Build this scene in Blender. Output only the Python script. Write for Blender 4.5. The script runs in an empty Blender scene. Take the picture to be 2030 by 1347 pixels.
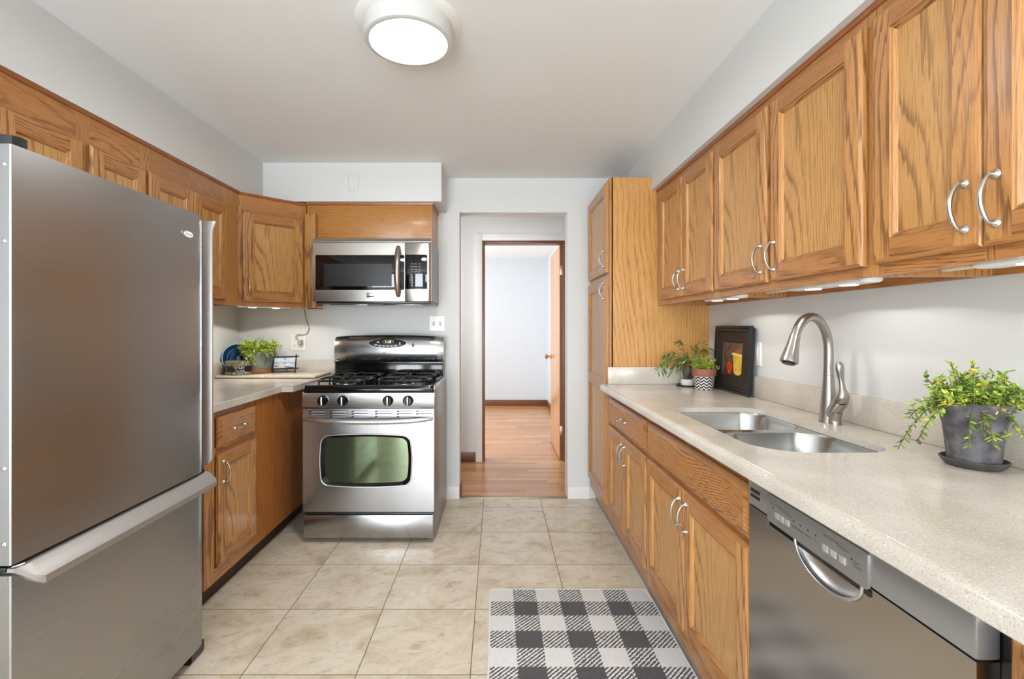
import bpy, bmesh, math, random
from mathutils import Vector, Matrix
from mathutils.geometry import tessellate_polygon

SC = bpy.context.scene
COL = SC.collection
PI = math.pi
R = math.radians

# ------------------------------------------------------------------ camera, world, lights, exposure
F_PX = 945.0
CAM_Z = 1.245
cd = bpy.data.cameras.new('camera')
cd.sensor_fit = 'HORIZONTAL'
cd.sensor_width = 36.0
cd.lens = F_PX / 2030.0 * 36.0
cd.shift_x = (1015.0 - 985.0) / 2030.0
cd.shift_y = -(673.5 - 649.0) / 2030.0
cd.clip_start = 0.02
cam = bpy.data.objects.new('camera', cd)
cam.location = (0, 0, CAM_Z)
cam.rotation_euler = (PI / 2, 0, 0)
COL.objects.link(cam)
SC.camera = cam

SC.view_settings.view_transform = 'Standard'
SC.view_settings.look = 'None'
SC.view_settings.gamma = 1.0
SC.view_settings.use_curve_mapping = False
SC.view_settings.exposure = 0.24

world = bpy.data.worlds.new('sky')
SC.world = world
world.use_nodes = True
wn = world.node_tree.nodes
wbg = wn['Background']
wsky = wn.new('ShaderNodeTexSky')
wsky.sky_type = 'HOSEK_WILKIE'
wsky.sun_direction = (0.5, 0.45, 0.74)
wsky.turbidity = 4.0
world.node_tree.links.new(wsky.outputs[0], wbg.inputs[0])
wbg.inputs[1].default_value = 1.0


def area_light(name, loc, target, sx, sy, power, color=(1, 1, 1), spread=180, parent=None, shape='RECTANGLE'):
    d = bpy.data.lights.new(name, 'AREA')
    d.shape = shape
    d.size = sx
    if shape in ('RECTANGLE', 'ELLIPSE'):
        d.size_y = sy
    d.energy = power
    d.color = color
    d.spread = R(spread)
    o = bpy.data.objects.new(name, d)
    o.location = loc
    o.rotation_euler = (Vector(target) - Vector(loc)).to_track_quat('-Z', 'Y').to_euler()
    COL.objects.link(o)
    if parent:
        o.parent = parent
    return o


# daylight through the glazing behind the photographer, and through the bedroom window
area_light('patio_daylight', (-0.90, -3.02, 1.08), (-0.75, 0, 1.75), 1.65, 1.95, 158, (0.88, 0.945, 1.0))
area_light('window_daylight', (0.95, -3.02, 1.35), (0.7, 0, 1.8), 0.8, 1.15, 34, (0.88, 0.945, 1.0))
area_light('bedroom_daylight', (-2.12, 5.9, 1.45), (3, 5.9, 1.2), 1.5, 1.4, 74, (0.93, 0.97, 1.0))
area_light('hall_fill', (-0.9, 4.0, 1.5), (1, 4.0, 1.6), 0.6, 1.0, 6.5, (0.97, 0.98, 1.0))  # added fill that brightens the hall

# ------------------------------------------------------------------ shader helpers


class S:
    """a float socket with arithmetic"""

    def __init__(self, nt, sock):
        self.nt, self.s = nt, sock

    def _m(self, op, *a, clamp=False):
        n = self.nt.nodes.new('ShaderNodeMath')
        n.operation = op
        n.use_clamp = clamp
        for i, v in enumerate((self,) + a):
            if isinstance(v, S):
                self.nt.links.new(v.s, n.inputs[i])
            else:
                n.inputs[i].default_value = v
        return S(self.nt, n.outputs[0])

    def __add__(self, o): return self._m('ADD', o)
    __radd__ = __add__
    def __sub__(self, o): return self._m('SUBTRACT', o)
    def __mul__(self, o): return self._m('MULTIPLY', o)
    __rmul__ = __mul__
    def __truediv__(self, o): return self._m('DIVIDE', o)
    def fract(self): return self._m('FRACT')
    def floor(self): return self._m('FLOOR')
    def abs(self): return self._m('ABSOLUTE')
    def lt(self, o): return self._m('LESS_THAN', o)
    def gt(self, o): return self._m('GREATER_THAN', o)
    def mod(self, o): return self._m('FLOORED_MODULO', o)
    def atan2(self, o): return self._m('ARCTAN2', o)
    def power(self, o): return self._m('POWER', o)
    def mn(self, o): return self._m('MINIMUM', o)
    def mx(self, o): return self._m('MAXIMUM', o)

    def remap(self, a, b, c=0.0, d=1.0, smooth=True):
        n = self.nt.nodes.new('ShaderNodeMapRange')
        n.interpolation_type = 'SMOOTHSTEP' if smooth else 'LINEAR'
        self.nt.links.new(self.s, n.inputs[0])
        for i, v in zip((1, 2, 3, 4), (a, b, c, d)):
            n.inputs[i].default_value = v
        return S(self.nt, n.outputs[0])


class Mat:
    def __init__(self, name):
        self.m = bpy.data.materials.new(name)
        self.m.use_nodes = True
        self.nt = self.m.node_tree
        self.b = self.nt.nodes['Principled BSDF']

    def node(self, t): return self.nt.nodes.new(t)
    def link(self, a, b): self.nt.links.new(a.s if isinstance(a, S) else a, b)

    def coord(self, kind='Object'):
        tc = self.node('ShaderNodeTexCoord')
        sp = self.node('ShaderNodeSeparateXYZ')
        self.link(tc.outputs[kind], sp.inputs[0])
        return [S(self.nt, sp.outputs[i]) for i in range(3)]

    def island(self):
        return S(self.nt, self.node('ShaderNodeNewGeometry').outputs['Random Per Island'])

    def objrand(self):
        return S(self.nt, self.node('ShaderNodeObjectInfo').outputs['Random'])

    def vec(self, x, y, z):
        n = self.node('ShaderNodeCombineXYZ')
        for i, v in enumerate((x, y, z)):
            if isinstance(v, S):
                self.link(v, n.inputs[i])
            else:
                n.inputs[i].default_value = v
        return n.outputs[0]

    def noise(self, vec, scale=1.0, detail=2.0, rough=0.5, dist=0.0):
        n = self.node('ShaderNodeTexNoise')
        self.link(vec, n.inputs['Vector'])
        n.inputs['Scale'].default_value = scale
        n.inputs['Detail'].default_value = detail
        n.inputs['Roughness'].default_value = rough
        n.inputs['Distortion'].default_value = dist
        return S(self.nt, n.outputs[0])

    def voro(self, vec, scale=1.0):
        n = self.node('ShaderNodeTexVoronoi')
        self.link(vec, n.inputs['Vector'])
        n.inputs['Scale'].default_value = scale
        return n

    def ramp(self, fac, stops):
        n = self.node('ShaderNodeValToRGB')
        e = n.color_ramp.elements
        while len(e) < len(stops):
            e.new(0.5)
        for el, (p, c) in zip(e, stops):
            el.position = p
            el.color = (*c, 1)
        self.link(fac, n.inputs[0])
        return n.outputs[0]

    def mix(self, fac, a, b, blend='MIX'):
        n = self.node('ShaderNodeMix')
        n.data_type = 'RGBA'
        n.blend_type = blend
        for i, v in ((0, fac), (6, a), (7, b)):
            if isinstance(v, S):
                self.link(v, n.inputs[i])
            elif isinstance(v, (int, float)):
                n.inputs[i].default_value = v
            elif isinstance(v, tuple):
                n.inputs[i].default_value = (*v, 1)
            else:
                self.link(v, n.inputs[i])
        return n.outputs[2]

    def bump(self, h, strength=0.2, dist=0.01):
        n = self.node('ShaderNodeBump')
        n.inputs['Strength'].default_value = strength
        n.inputs['Distance'].default_value = dist
        self.link(h, n.inputs['Height'])
        self.link(n.outputs[0], self.b.inputs['Normal'])

    def set(self, **k):
        for key, v in k.items():
            i = self.b.inputs[key.replace('_', ' ')]
            if isinstance(v, tuple):
                i.default_value = (*v, 1) if len(v) == 3 else v
            elif isinstance(v, (int, float)):
                i.default_value = v
            else:
                self.link(v, i)
        return self


def lin(r, g, b):
    f = lambda c: ((c / 255 + 0.055) / 1.055) ** 2.4 if c > 10 else c / 255 / 12.92
    return (f(r), f(g), f(b))


MT = {}


def plain(name, rgb, rough=0.5, metal=0.0, var=0.06, scale=9.0, bump=0.0, **k):
    """a painted / moulded surface with slight mottling"""
    m = Mat(name)
    x, y, z = m.coord()
    n = m.noise(m.vec(x, y, z), scale, 3)
    c = lin(*rgb)
    lo = tuple(v * (1 - var) for v in c)
    hi = tuple(min(1, v * (1 + var)) for v in c)
    m.set(Base_Color=m.ramp(n, [(0.3, lo), (0.7, hi)]), Roughness=rough, Metallic=metal, **k)
    if bump:
        m.bump(m.noise(m.vec(x, y, z), 160, 2), bump, 0.002)
    MT[name] = m.m
    return m


def oak(name, along, light, mid, dark, rough=0.34, coarse=1.0, arch=1.0):
    m = Mat(name)
    x, y, z = m.coord()
    if along == 'z':
        l, a = z, x + y
    else:
        l, a = x, z + y
    rn = m.island()
    n1 = m.noise(m.vec(a * 3.0, l * 0.8, rn * 37.0), 1, 2) - 0.5
    n2 = m.noise(m.vec(a * 170.0, l * 6.0, rn * 11.0), 1, 2) - 0.5
    n3 = m.noise(m.vec(a * 26.0, l * 2.0, rn * 7.0), 1, 2) - 0.5
    u = a + n1 * 0.20 + 0.02 - rn * 0.5
    ph = l * (3.2 * arch) + (u * u) * (230.0 * coarse) + a * (58.0 * coarse) + n2 * 0.8 + n1 * 2.0 + n3 * 0.8
    ring = ph.fract()
    vis = m.noise(m.vec(a * 5.0, l * 0.6, rn * 23.0), 1, 1).remap(0.30, 0.62, 0.30, 1.0)
    line = ring.remap(0.04, 0.34, 1.0, 0.0).mx(ring.remap(0.92, 1.0, 0.0, 1.0))
    c = m.mix(m.noise(m.vec(a * 10.0, l * 1.0, rn * 5.0), 1, 2).remap(0.3, 0.72) * 0.45, light, mid)
    c = m.mix(line * vis * 0.80, c, dark)
    fine = m.noise(m.vec(a * 380.0, l * 13.0, rn * 3.0), 1, 2)
    c = m.mix(fine.remap(0.52, 0.66) * 0.40, c, dark)
    c = m.mix(fine.remap(0.46, 0.30) * 0.25, c, light)
    tone = rn.remap(0, 1, -0.11, 0.09, False)
    hs = m.node('ShaderNodeHueSaturation')
    m.link(tone + 1.0, hs.inputs['Value'])
    m.link(c, hs.inputs['Color'])
    m.set(Base_Color=hs.outputs[0], Roughness=rough, Coat_Weight=0.2, Coat_Roughness=0.16)
    m.bump(fine * -1.0, 0.10, 0.001)
    MT[name] = m.m


OL, OM, OD = lin(192, 138, 80), lin(170, 112, 58), lin(104, 60, 30)
oak('oak_upright', 'z', OL, OM, OD)
oak('oak_crosswise', 'x', lin(184, 127, 72), lin(160, 101, 51), lin(96, 54, 27))
oak('oak_panel', 'z', lin(202, 152, 90), lin(184, 128, 68), lin(118, 74, 36), coarse=1.0)
oak('oak_blind', 'z', lin(184, 118, 60), lin(166, 98, 46), lin(112, 62, 28), coarse=0.15)
oak('oak_ply', 'z', lin(206, 154, 88), lin(194, 140, 74), lin(158, 106, 54), coarse=0.14, arch=1.3)
oak('oak_veneer', 'x', lin(192, 132, 62), lin(172, 108, 44), lin(104, 60, 22), rough=0.42, coarse=2.4, arch=0.8)
oak('oak_dark_trim', 'x', lin(166, 102, 52), lin(146, 82, 38), lin(96, 50, 24))
oak('door_birch', 'z', lin(206, 158, 112), lin(196, 144, 98), lin(176, 124, 80), rough=0.28, coarse=0.6)
oak('walnut_trim', 'x', lin(122, 78, 50), lin(108, 66, 42), lin(84, 50, 32), rough=0.4)
oak('walnut_upright', 'z', lin(134, 84, 54), lin(118, 72, 46), lin(92, 54, 34), rough=0.4)


def steel(name, base, rough, axis='x', amp=0.05, bump=0.015):
    m = Mat(name)
    x, y, z = m.coord()
    v = {'x': m.vec(x * 0.8, y * 300.0, z * 300.0), 'y': m.vec(x * 300.0, y * 0.8, z * 300.0),
         'z': m.vec(x * 300.0, y * 300.0, z * 0.8)}[axis]
    n = m.noise(v, 1, 1)
    w_ = {'x': m.vec(x * 0.5, y * 7.0, z * 7.0), 'y': m.vec(x * 7.0, y * 0.5, z * 7.0), 'z': m.vec(x * 7.0, y * 7.0, z * 0.5)}[axis]
    big = m.noise(w_, 1, 2)
    m.set(Base_Color=m.mix(n, tuple(c * (1 - amp) for c in base), base), Metallic=1.0,
          Roughness=(n - 0.5) * 0.03 + (big - 0.5) * 0.14 + rough)
    if bump:
        m.bump(n, bump, 0.0006)
    MT[name] = m.m


steel('stainless_level', (0.41, 0.406, 0.412), 0.22, 'x')
steel('stainless_fridge', (0.40, 0.398, 0.40), 0.29, 'y', bump=0.0)
steel('stainless_bowl', (0.52, 0.52, 0.51), 0.24, 'y')
steel('stainless_light', (0.70, 0.70, 0.70), 0.30, 'z')
steel('stainless_lip', (0.46, 0.445, 0.43), 0.55, 'y', bump=0.0)
steel('stainless_warm', (0.47, 0.445, 0.415), 0.25, 'x')
steel('bronze_steel', (0.40, 0.36, 0.32), 0.26, 'z')
steel('stainless_dark', (0.46, 0.435, 0.41), 0.19, 'x', bump=0.0)
steel('satin_nickel', (0.60, 0.585, 0.56), 0.24, 'z', bump=0.0)
steel('brushed_faucet', (0.44, 0.42, 0.395), 0.31, 'z', bump=0.0)
steel('brass', (0.62, 0.42, 0.16), 0.25, 'z', bump=0.0)
steel('old_brass_plate', (0.45, 0.38, 0.26), 0.4, 'z', bump=0.0)

plain('wall_paint', (219, 220, 219), 0.62, var=0.012, scale=2.0, bump=0.03)
plain('ceiling_paint', (238, 240, 241), 0.8, var=0.012, scale=1.5, bump=0.03)
plain('white_paint', (232, 231, 228), 0.45, var=0.01)
plain('hall_paint', (226, 224, 222), 0.6, var=0.01, bump=0.02)
plain('bedroom_paint', (206, 211, 216), 0.6, var=0.012, bump=0.02)
plain('white_plastic', (236, 236, 232), 0.3, var=0.01)
plain('lamp_white', (206, 206, 204), 0.4, var=0.01)
plain('cream_plastic', (226, 212, 176), 0.4, var=0.02)
plain('cream_laminate', (226, 216, 196), 0.25, var=0.03, scale=30)
plain('black_enamel', (12, 12, 13), 0.10, var=0.1)
plain('black_iron', (20, 20, 21), 0.34, var=0.2, scale=60, bump=0.1)
plain('black_plastic', (20, 20, 22), 0.28, var=0.1)
plain('black_glass', (7, 7, 8), 0.05, var=0.05, Specular_IOR_Level=0.6)
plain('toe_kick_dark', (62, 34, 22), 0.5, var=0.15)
plain('toe_kick_grey', (150, 142, 134), 0.5, var=0.08)
plain('fridge_side_grey', (96, 97, 99), 0.4, var=0.03)
plain('range_side_grey', (138, 140, 144), 0.32, metal=0.6, var=0.03)
plain('panel_grey', (158, 158, 158), 0.34, metal=0.7, var=0.02)
plain('button_grey', (160, 157, 150), 0.4, var=0.02)
plain('ink_dark', (52, 52, 54), 0.5)
plain('ink_white', (232, 232, 230), 0.5)
plain('pot_grey', (96, 93, 96), 0.75, var=0.5, scale=42, bump=0.7)
plain('saucer_grey', (78, 74, 72), 0.7, var=0.25, scale=30, bump=0.3)
plain('pot_sage', (110, 116, 104), 0.6, var=0.25, scale=14, bump=0.2)
plain('terracotta', (148, 96, 76), 0.75, var=0.14, scale=20, bump=0.2)
plain('soil', (54, 42, 34), 0.95, var=0.4, scale=80, bump=0.6)
plain('leaf_lime', (178, 196, 72), 0.5, var=0.35, scale=40, Subsurface_Weight=0.0)
plain('leaf_green', (136, 166, 66), 0.5, var=0.4, scale=40)
plain('leaf_deep', (78, 104, 46), 0.45, var=0.4, scale=30)
plain('flower_yellow', (232, 216, 84), 0.5, var=0.15, scale=40)
plain('stem_green', (128, 140, 76), 0.6, var=0.2)
plain('stem_brown', (110, 92, 60), 0.6, var=0.2)
plain('frame_black', (26, 26, 30), 0.32, var=0.15)
plain('frame_mat', (46, 36, 32), 0.6, var=0.2)
plain('paint_brown', (96, 74, 58), 0.5, var=0.45, scale=34)
plain('paint_umber', (70, 56, 46), 0.5, var=0.35, scale=34)
plain('paint_yellow', (226, 190, 70), 0.5, var=0.2, scale=26)
plain('paint_rim', (238, 212, 120), 0.5, var=0.1)
plain('paint_red', (206, 62, 34), 0.5, var=0.3, scale=40)
plain('paint_green', (96, 104, 50), 0.5, var=0.3, scale=40)
plain('plate_navy', (22, 52, 92), 0.18, var=0.25, scale=20)
plain('plate_blue', (52, 108, 158), 0.2, var=0.35, scale=26)
plain('plate_pale', (160, 196, 218), 0.2, var=0.15)
plain('twig_black', (26, 24, 26), 0.7, var=0.3, scale=80, bump=0.3)
plain('photo_sky', (206, 214, 226), 0.3, var=0.08, scale=20)
plain('photo_water', (146, 176, 204), 0.3, var=0.12, scale=40)
plain('photo_sand', (206, 206, 206), 0.3, var=0.1, scale=40)
plain('photo_white', (240, 240, 240), 0.3)
plain('photo_hull', (78, 92, 108), 0.3)
plain('grass_lawn', (96, 134, 58), 0.9, var=0.3, scale=3)
plain('terrace', (176, 170, 160), 0.8, var=0.06, scale=3)
plain('grey_grout', (120, 116, 110), 0.7)

# ceiling lamp glow, display glow
for nm, c, st in (('lamp_glow', (1.0, 0.985, 0.96), 6.0), ('led_glow', (1.0, 0.97, 0.92), 5.0), ('display_digits', (0.85, 1.0, 0.25), 1.6)):
    m = Mat(nm)
    m.set(Base_Color=(0.9, 0.9, 0.9), Emission_Color=c, Emission_Strength=st, Roughness=0.5)
    MT[nm] = m.m

# window glass / clear glass
for nm, c, rg in (('window_glass', (0.96, 0.98, 0.98), 0.0), ('planter_glass', (0.90, 0.91, 0.90), 0.02)):
    m = Mat(nm)
    m.set(Base_Color=c, Transmission_Weight=1.0, Roughness=rg, IOR=1.12 if nm == 'window_glass' else 1.35)
    MT[nm] = m.m

# oven window: dark tinted glass; the lawn's green reflection is put into its colour
m = Mat('oven_glass')
x, y, z = m.coord()
n = m.noise(m.vec(x * 3, y * 3, z * 3), 1, 2)
m.set(Base_Color=m.ramp(n, [(0.2, (0.15, 0.19, 0.12)), (0.8, (0.18, 0.22, 0.14))]), Metallic=0.85, Roughness=0.06)
MT['oven_glass'] = m.m

# speckled stone worktop
m = Mat('stone_counter')
x, y, z = m.coord()
v = m.vec(x, y, z)
base = m.ramp(m.noise(v, 7, 4), [(0.3, lin(199, 191, 179)), (0.7, lin(217, 210, 200))])
sp1 = m.noise(v, 260, 2).remap(0.57, 0.68)
sp2 = m.noise(m.vec(x + 3.1, y, z), 190, 2).remap(0.60, 0.70)
sp3 = m.noise(m.vec(x, y + 5.2, z), 330, 1).remap(0.60, 0.72)
c = m.mix(sp1 * 0.55, base, lin(172, 158, 142))
c = m.mix(sp2 * 0.55, c, lin(236, 232, 225))
c = m.mix(sp3 * 0.45, c, lin(140, 128, 116))
m.set(Base_Color=c, Roughness=0.16)
MT['stone_counter'] = m.m

# beige stone-look floor tile, thin dark joints
m = Mat('floor_tile')
x, y, z = m.coord()
tx = (x + 0.095) / 0.4085
ty = (y - 2.4975) / 0.3960
ix, iy = tx.floor(), ty.floor()
fx, fy = tx.fract(), ty.fract()
ex = fx.mn(fx * -1.0 + 1.0)
ey = fy.mn(fy * -1.0 + 1.0)
joint = ex.mn(ey).lt(0.0042)
off = m.vec(x * 1.0 + ix * 3.7 + y * 0.5, y + iy * 5.3 - x * 0.4, ix * 1.7 + iy * 2.9)
n1 = m.noise(off, 4.5, 6, 0.65, 0.6)
n2 = m.noise(m.vec(x * 9 + ix * 2.3 + y * 3, y * 17 + iy * 4.1 - x * 6, ix + iy), 1, 7, 0.78, 0.5)
n3 = m.noise(m.vec(x * 60, y * 75, ix), 1, 4, 0.7)
c = m.ramp(n1, [(0.28, lin(182, 164, 138)), (0.45, lin(208, 195, 174)), (0.58, lin(217, 207, 190)), (0.72, lin(202, 182, 146))])
c = m.mix(n2.remap(0.50, 0.68) * 0.65, c, lin(168, 148, 122))
c = m.mix(n2.remap(0.44, 0.28) * 0.5, c, lin(232, 226, 214))
c = m.mix(n3.remap(0.56, 0.72) * 0.22, c, lin(150, 132, 110))
c = m.mix(joint, c, lin(104, 92, 80))
m.set(Base_Color=c, Roughness=m.mix(joint, (0.26, 0.26, 0.26), (0.8, 0.8, 0.8)))
m.bump((n2 * 0.4 + n3 * 0.2) - joint * 0.9, 0.10, 0.003)
MT['floor_tile'] = m.m

# strip oak floor, boards left-right
m = Mat('strip_floor')
x, y, z = m.coord()
by = y / 0.057
row = by.floor()
rw = m.node('ShaderNodeTexWhiteNoise')
rw.noise_dimensions = '1D'
m.link(row, rw.inputs['W'])
rr = S(m.nt, rw.outputs['Value'])
bx = x / 0.85 + rr * 7.3
wn2 = m.node('ShaderNodeTexWhiteNoise')
wn2.noise_dimensions = '2D'
m.link(m.vec(bx.floor(), row, 0), wn2.inputs['Vector'])
br = S(m.nt, wn2.outputs['Value'])
gr = m.noise(m.vec(x * 5 + br * 17, y * 130, br * 9), 1, 3)
c = m.ramp(br, [(0.0, lin(178, 122, 74)), (0.5, lin(196, 142, 92)), (1.0, lin(212, 164, 112))])
c = m.mix(gr.remap(0.45, 0.8) * 0.5, c, lin(150, 96, 56))
fy2 = by.fract()
fx2 = bx.fract()
seam = fy2.mn(fy2 * -1.0 + 1.0).lt(0.018).mx(fx2.lt(0.003))
c = m.mix(seam * 0.6, c, lin(96, 60, 36))
m.set(Base_Color=c, Roughness=0.22)
m.bump(seam * -1.0, 0.1, 0.001)
MT['strip_floor'] = m.m

# buffalo-check rug
m = Mat('rug_weave')
x, y, z = m.coord()
nj = m.noise(m.vec(x, y, 0), 130, 1) - 0.5
nk = m.noise(m.vec(x, y, 3.0), 130, 1) - 0.5
xx = x + nj * 0.010
yy = y + nk * 0.010
cx = (xx / 0.1045).floor().mod(2.0)
cy = (yy * -1.0 / 0.1030).floor().mod(2.0)
both = cx * cy
half = cx + cy - both * 2.0
stripe = ((xx - yy) * 53.0).fract().lt(0.52)
darkf = both + half * stripe
fuzz = m.noise(m.vec(x, y, z), 420, 2)
wc = m.ramp(fuzz, [(0.3, lin(228, 227, 226)), (0.6, lin(251, 250, 248))])
dc = m.ramp(fuzz, [(0.3, lin(40, 40, 44)), (0.7, lin(98, 98, 102))])
m.set(Base_Color=m.mix(darkf, wc, dc), Roughness=0.95, Sheen_Weight=0.2)
m.bump(fuzz, 0.8, 0.006)
MT['rug_weave'] = m.m
plain('rug_binding', (226, 222, 214), 0.9, var=0.08, scale=90, bump=0.5)

# herringbone printed pot: white with black zigzag
m = Mat('pot_zigzag')
x, y, z = m.coord()
th = y.atan2(x) * (11.0 / (2 * PI))
zig = (th.fract() - 0.5).abs()
band = (z * 62.0 + zig * 1.5).fract().lt(0.56)
m.set(Base_Color=m.mix(band, lin(236, 232, 226), lin(30, 30, 32)), Roughness=0.5)
MT['pot_zigzag'] = m.m

# mottled gilt tin
m = Mat('tin_mottle')
x, y, z = m.coord()
n = m.noise(m.vec(x, y, z), 150, 3)
m.set(Base_Color=m.ramp(n, [(0.35, lin(60, 58, 44)), (0.5, lin(132, 126, 100)), (0.62, lin(190, 184, 160))]), Roughness=0.4, Metallic=0.3)
MT['tin_mottle'] = m.m

# ------------------------------------------------------------------ mesh helpers


class M:
    def __init__(self):
        self.v, self.f, self.mi, self.mats = [], [], [], []

    def m(self, name):
        if name not in self.mats:
            self.mats.append(name)
        return self.mats.index(name)

    def add(self, verts, faces, mat):
        o = len(self.v)
        k = self.m(mat)
        self.v += [tuple(p) for p in verts]
        for f in faces:
            self.f.append(tuple(o + i for i in f))
            self.mi.append(k)
        return self

    def box(self, x0, x1, y0, y1, z0, z1, mat, b=0.0, seg=2):
        x0, x1 = min(x0, x1), max(x0, x1)
        y0, y1 = min(y0, y1), max(y0, y1)
        z0, z1 = min(z0, z1), max(z0, z1)
        if b <= 0:
            vs = [(x0, y0, z0), (x1, y0, z0), (x1, y1, z0), (x0, y1, z0), (x0, y0, z1), (x1, y0, z1), (x1, y1, z1), (x0, y1, z1)]
            fs = [(0, 3, 2, 1), (4, 5, 6, 7), (0, 1, 5, 4), (1, 2, 6, 5), (2, 3, 7, 6), (3, 0, 4, 7)]
            return self.add(vs, fs, mat)
        bm = bmesh.new()
        bmesh.ops.create_cube(bm, size=1.0)
        for v in bm.verts:
            v.co = Vector(((x0 + x1) / 2 + v.co.x * (x1 - x0), (y0 + y1) / 2 + v.co.y * (y1 - y0), (z0 + z1) / 2 + v.co.z * (z1 - z0)))
        bmesh.ops.bevel(bm, geom=bm.edges[:], offset=min(b, 0.49 * min(x1 - x0, y1 - y0, z1 - z0)), segments=seg, profile=0.5, affect='EDGES')
        return self.bm(bm, mat)

    def bm(self, bm, mat):
        bm.verts.index_update()
        self.add([v.co[:] for v in bm.verts], [[v.index for v in f.verts] for f in bm.faces], mat)
        bm.free()
        return self

    def loft(self, rings, mat, closed=True, cap0=True, cap1=True):
        """skin equal-length rings of points"""
        n = len(rings[0])
        vs = [p for r in rings for p in r]
        fs = []
        for i in range(len(rings) - 1):
            for j in range(n if closed else n - 1):
                a, b = i * n + j, i * n + (j + 1) % n
                fs.append((a, b, b + n, a + n))
        self.add(vs, fs, mat)
        if cap0:
            self.add(rings[0], [tuple(range(n))[::-1]], mat)
        if cap1:
            self.add(rings[-1], [tuple(range(n))], mat)
        return self

    def prism(self, prof, axis, a0, a1, mat):
        """extrude a 2-D outline along an axis: axis x -> prof is (y,z); y -> (x,z); z -> (x,y)"""
        def mk(p, t):
            return {'x': (t, p[0], p[1]), 'y': (p[0], t, p[1]), 'z': (p[0], p[1], t)}[axis]
        return self.loft([[mk(p, a0) for p in prof], [mk(p, a1) for p in prof]], mat)

    def lathe(self, prof, mat, c=(0, 0, 0), n=40, sx=1.0, sy=1.0, axis='z', caps=True):
        rings = []
        for r, h in prof:
            ring = []
            for k in range(n):
                t = 2 * PI * k / n
                p = (r * math.cos(t) * sx, r * math.sin(t) * sy, h)
                if axis == 'y':
                    p = (p[0], -p[2], p[1])
                elif axis == 'x':
                    p = (p[2], p[0], p[1])
                ring.append((c[0] + p[0], c[1] + p[1], c[2] + p[2]))
            rings.append(ring)
        return self.loft(rings, mat, cap0=caps, cap1=caps)

    def tube(self, path, rad, mat, n=12, flat=1.0):
        pts = [Vector(p) for p in path]
        if not isinstance(rad, (list, tuple)):
            rad = [rad] * len(pts)
        rings = []
        up = None
        for i, p in enumerate(pts):
            t = (pts[min(i + 1, len(pts) - 1)] - pts[max(i - 1, 0)]).normalized()
            if up is None:
                up = Vector((0, 0, 1)) if abs(t.z) < 0.9 else Vector((1, 0, 0))
            s = t.cross(up)
            if s.length < 1e-5:
                s = t.cross(Vector((0, 1, 0)))
            s.normalize()
            up = s.cross(t).normalized()
            rings.append([p + (s * math.cos(2 * PI * k / n) + up * math.sin(2 * PI * k / n) * flat) * rad[i] for k in range(n)])
        return self.loft(rings, mat)

    def ellipsoid(self, c, r, mat, n=20, h=12):
        prof = [(max(1e-4, math.sin(PI * i / h)), -math.cos(PI * i / h)) for i in range(h + 1)]
        rings = [[(c[0] + a * math.cos(2 * PI * k / n) * r[0], c[1] + a * math.sin(2 * PI * k / n) * r[1], c[2] + b * r[2]) for k in range(n)] for a, b in prof]
        return self.loft(rings, mat)

    def plate(self, outer, holes, w0, w1, mat, axis='z', edge=None):
        """flat slab with holes; outline in 2-D, thickness along axis"""
        def mk(p, t):
            return {'x': (t, p[0], p[1]), 'y': (p[0], t, p[1]), 'z': (p[0], p[1], t)}[axis]
        loops = [outer] + holes
        tri = tessellate_polygon([[Vector((p[0], p[1], 0)) for p in lp] for lp in loops])
        flat = [p for lp in loops for p in lp]
        self.add([mk(p, w0) for p in flat], [t for t in tri], mat)
        self.add([mk(p, w1) for p in flat], [t[::-1] for t in tri], mat)
        for lp in loops:
            n = len(lp)
            self.add([mk(p, w0) for p in lp] + [mk(p, w1) for p in lp], [(i, (i + 1) % n, (i + 1) % n + n, i + n) for i in range(n)], edge or mat)
        return self

    def leaf(self, p, d, up, ln, wd, mat, fold=0.25):
        p, d = Vector(p), Vector(d).normalized()
        s = d.cross(Vector(up))
        if s.length < 1e-4:
            s = d.cross(Vector((1, 0, 0)))
        s.normalize()
        u = s.cross(d)
        a, b, c, t = p, p + d * ln * 0.35 - u * wd * fold, p + d * ln * 0.7 - u * wd * fold, p + d * ln
        vs = [a, b, c, t, p + d * ln * 0.35 + s * wd / 2, p + d * ln * 0.72 + s * wd * 0.4, p + d * ln * 0.35 - s * wd / 2, p + d * ln * 0.72 - s * wd * 0.4]
        return self.add(vs, [(0, 4, 1), (4, 5, 2, 1), (5, 3, 2), (0, 1, 6), (6, 1, 2, 7), (7, 2, 3)], mat)

    def text(self, s, size, mat, fn, align='CENTER', depth=0.0):
        """lettering: fn maps the 2-D text point to 3-D"""
        cu = bpy.data.curves.new('lettering', 'FONT')
        cu.body = s
        cu.size = size
        cu.align_x = align
        cu.align_y = 'CENTER'
        cu.resolution_u = 2
        o = bpy.data.objects.new('lettering', cu)
        COL.objects.link(o)
        bpy.context.view_layer.update()
        me = bpy.data.meshes.new_from_object(o.evaluated_get(bpy.context.evaluated_depsgraph_get()))
        self.add([fn(v.co.x, v.co.y) for v in me.vertices], [tuple(p.vertices) for p in me.polygons], mat)
        bpy.data.objects.remove(o)
        bpy.data.meshes.remove(me)
        bpy.data.curves.remove(cu)
        return self


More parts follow.
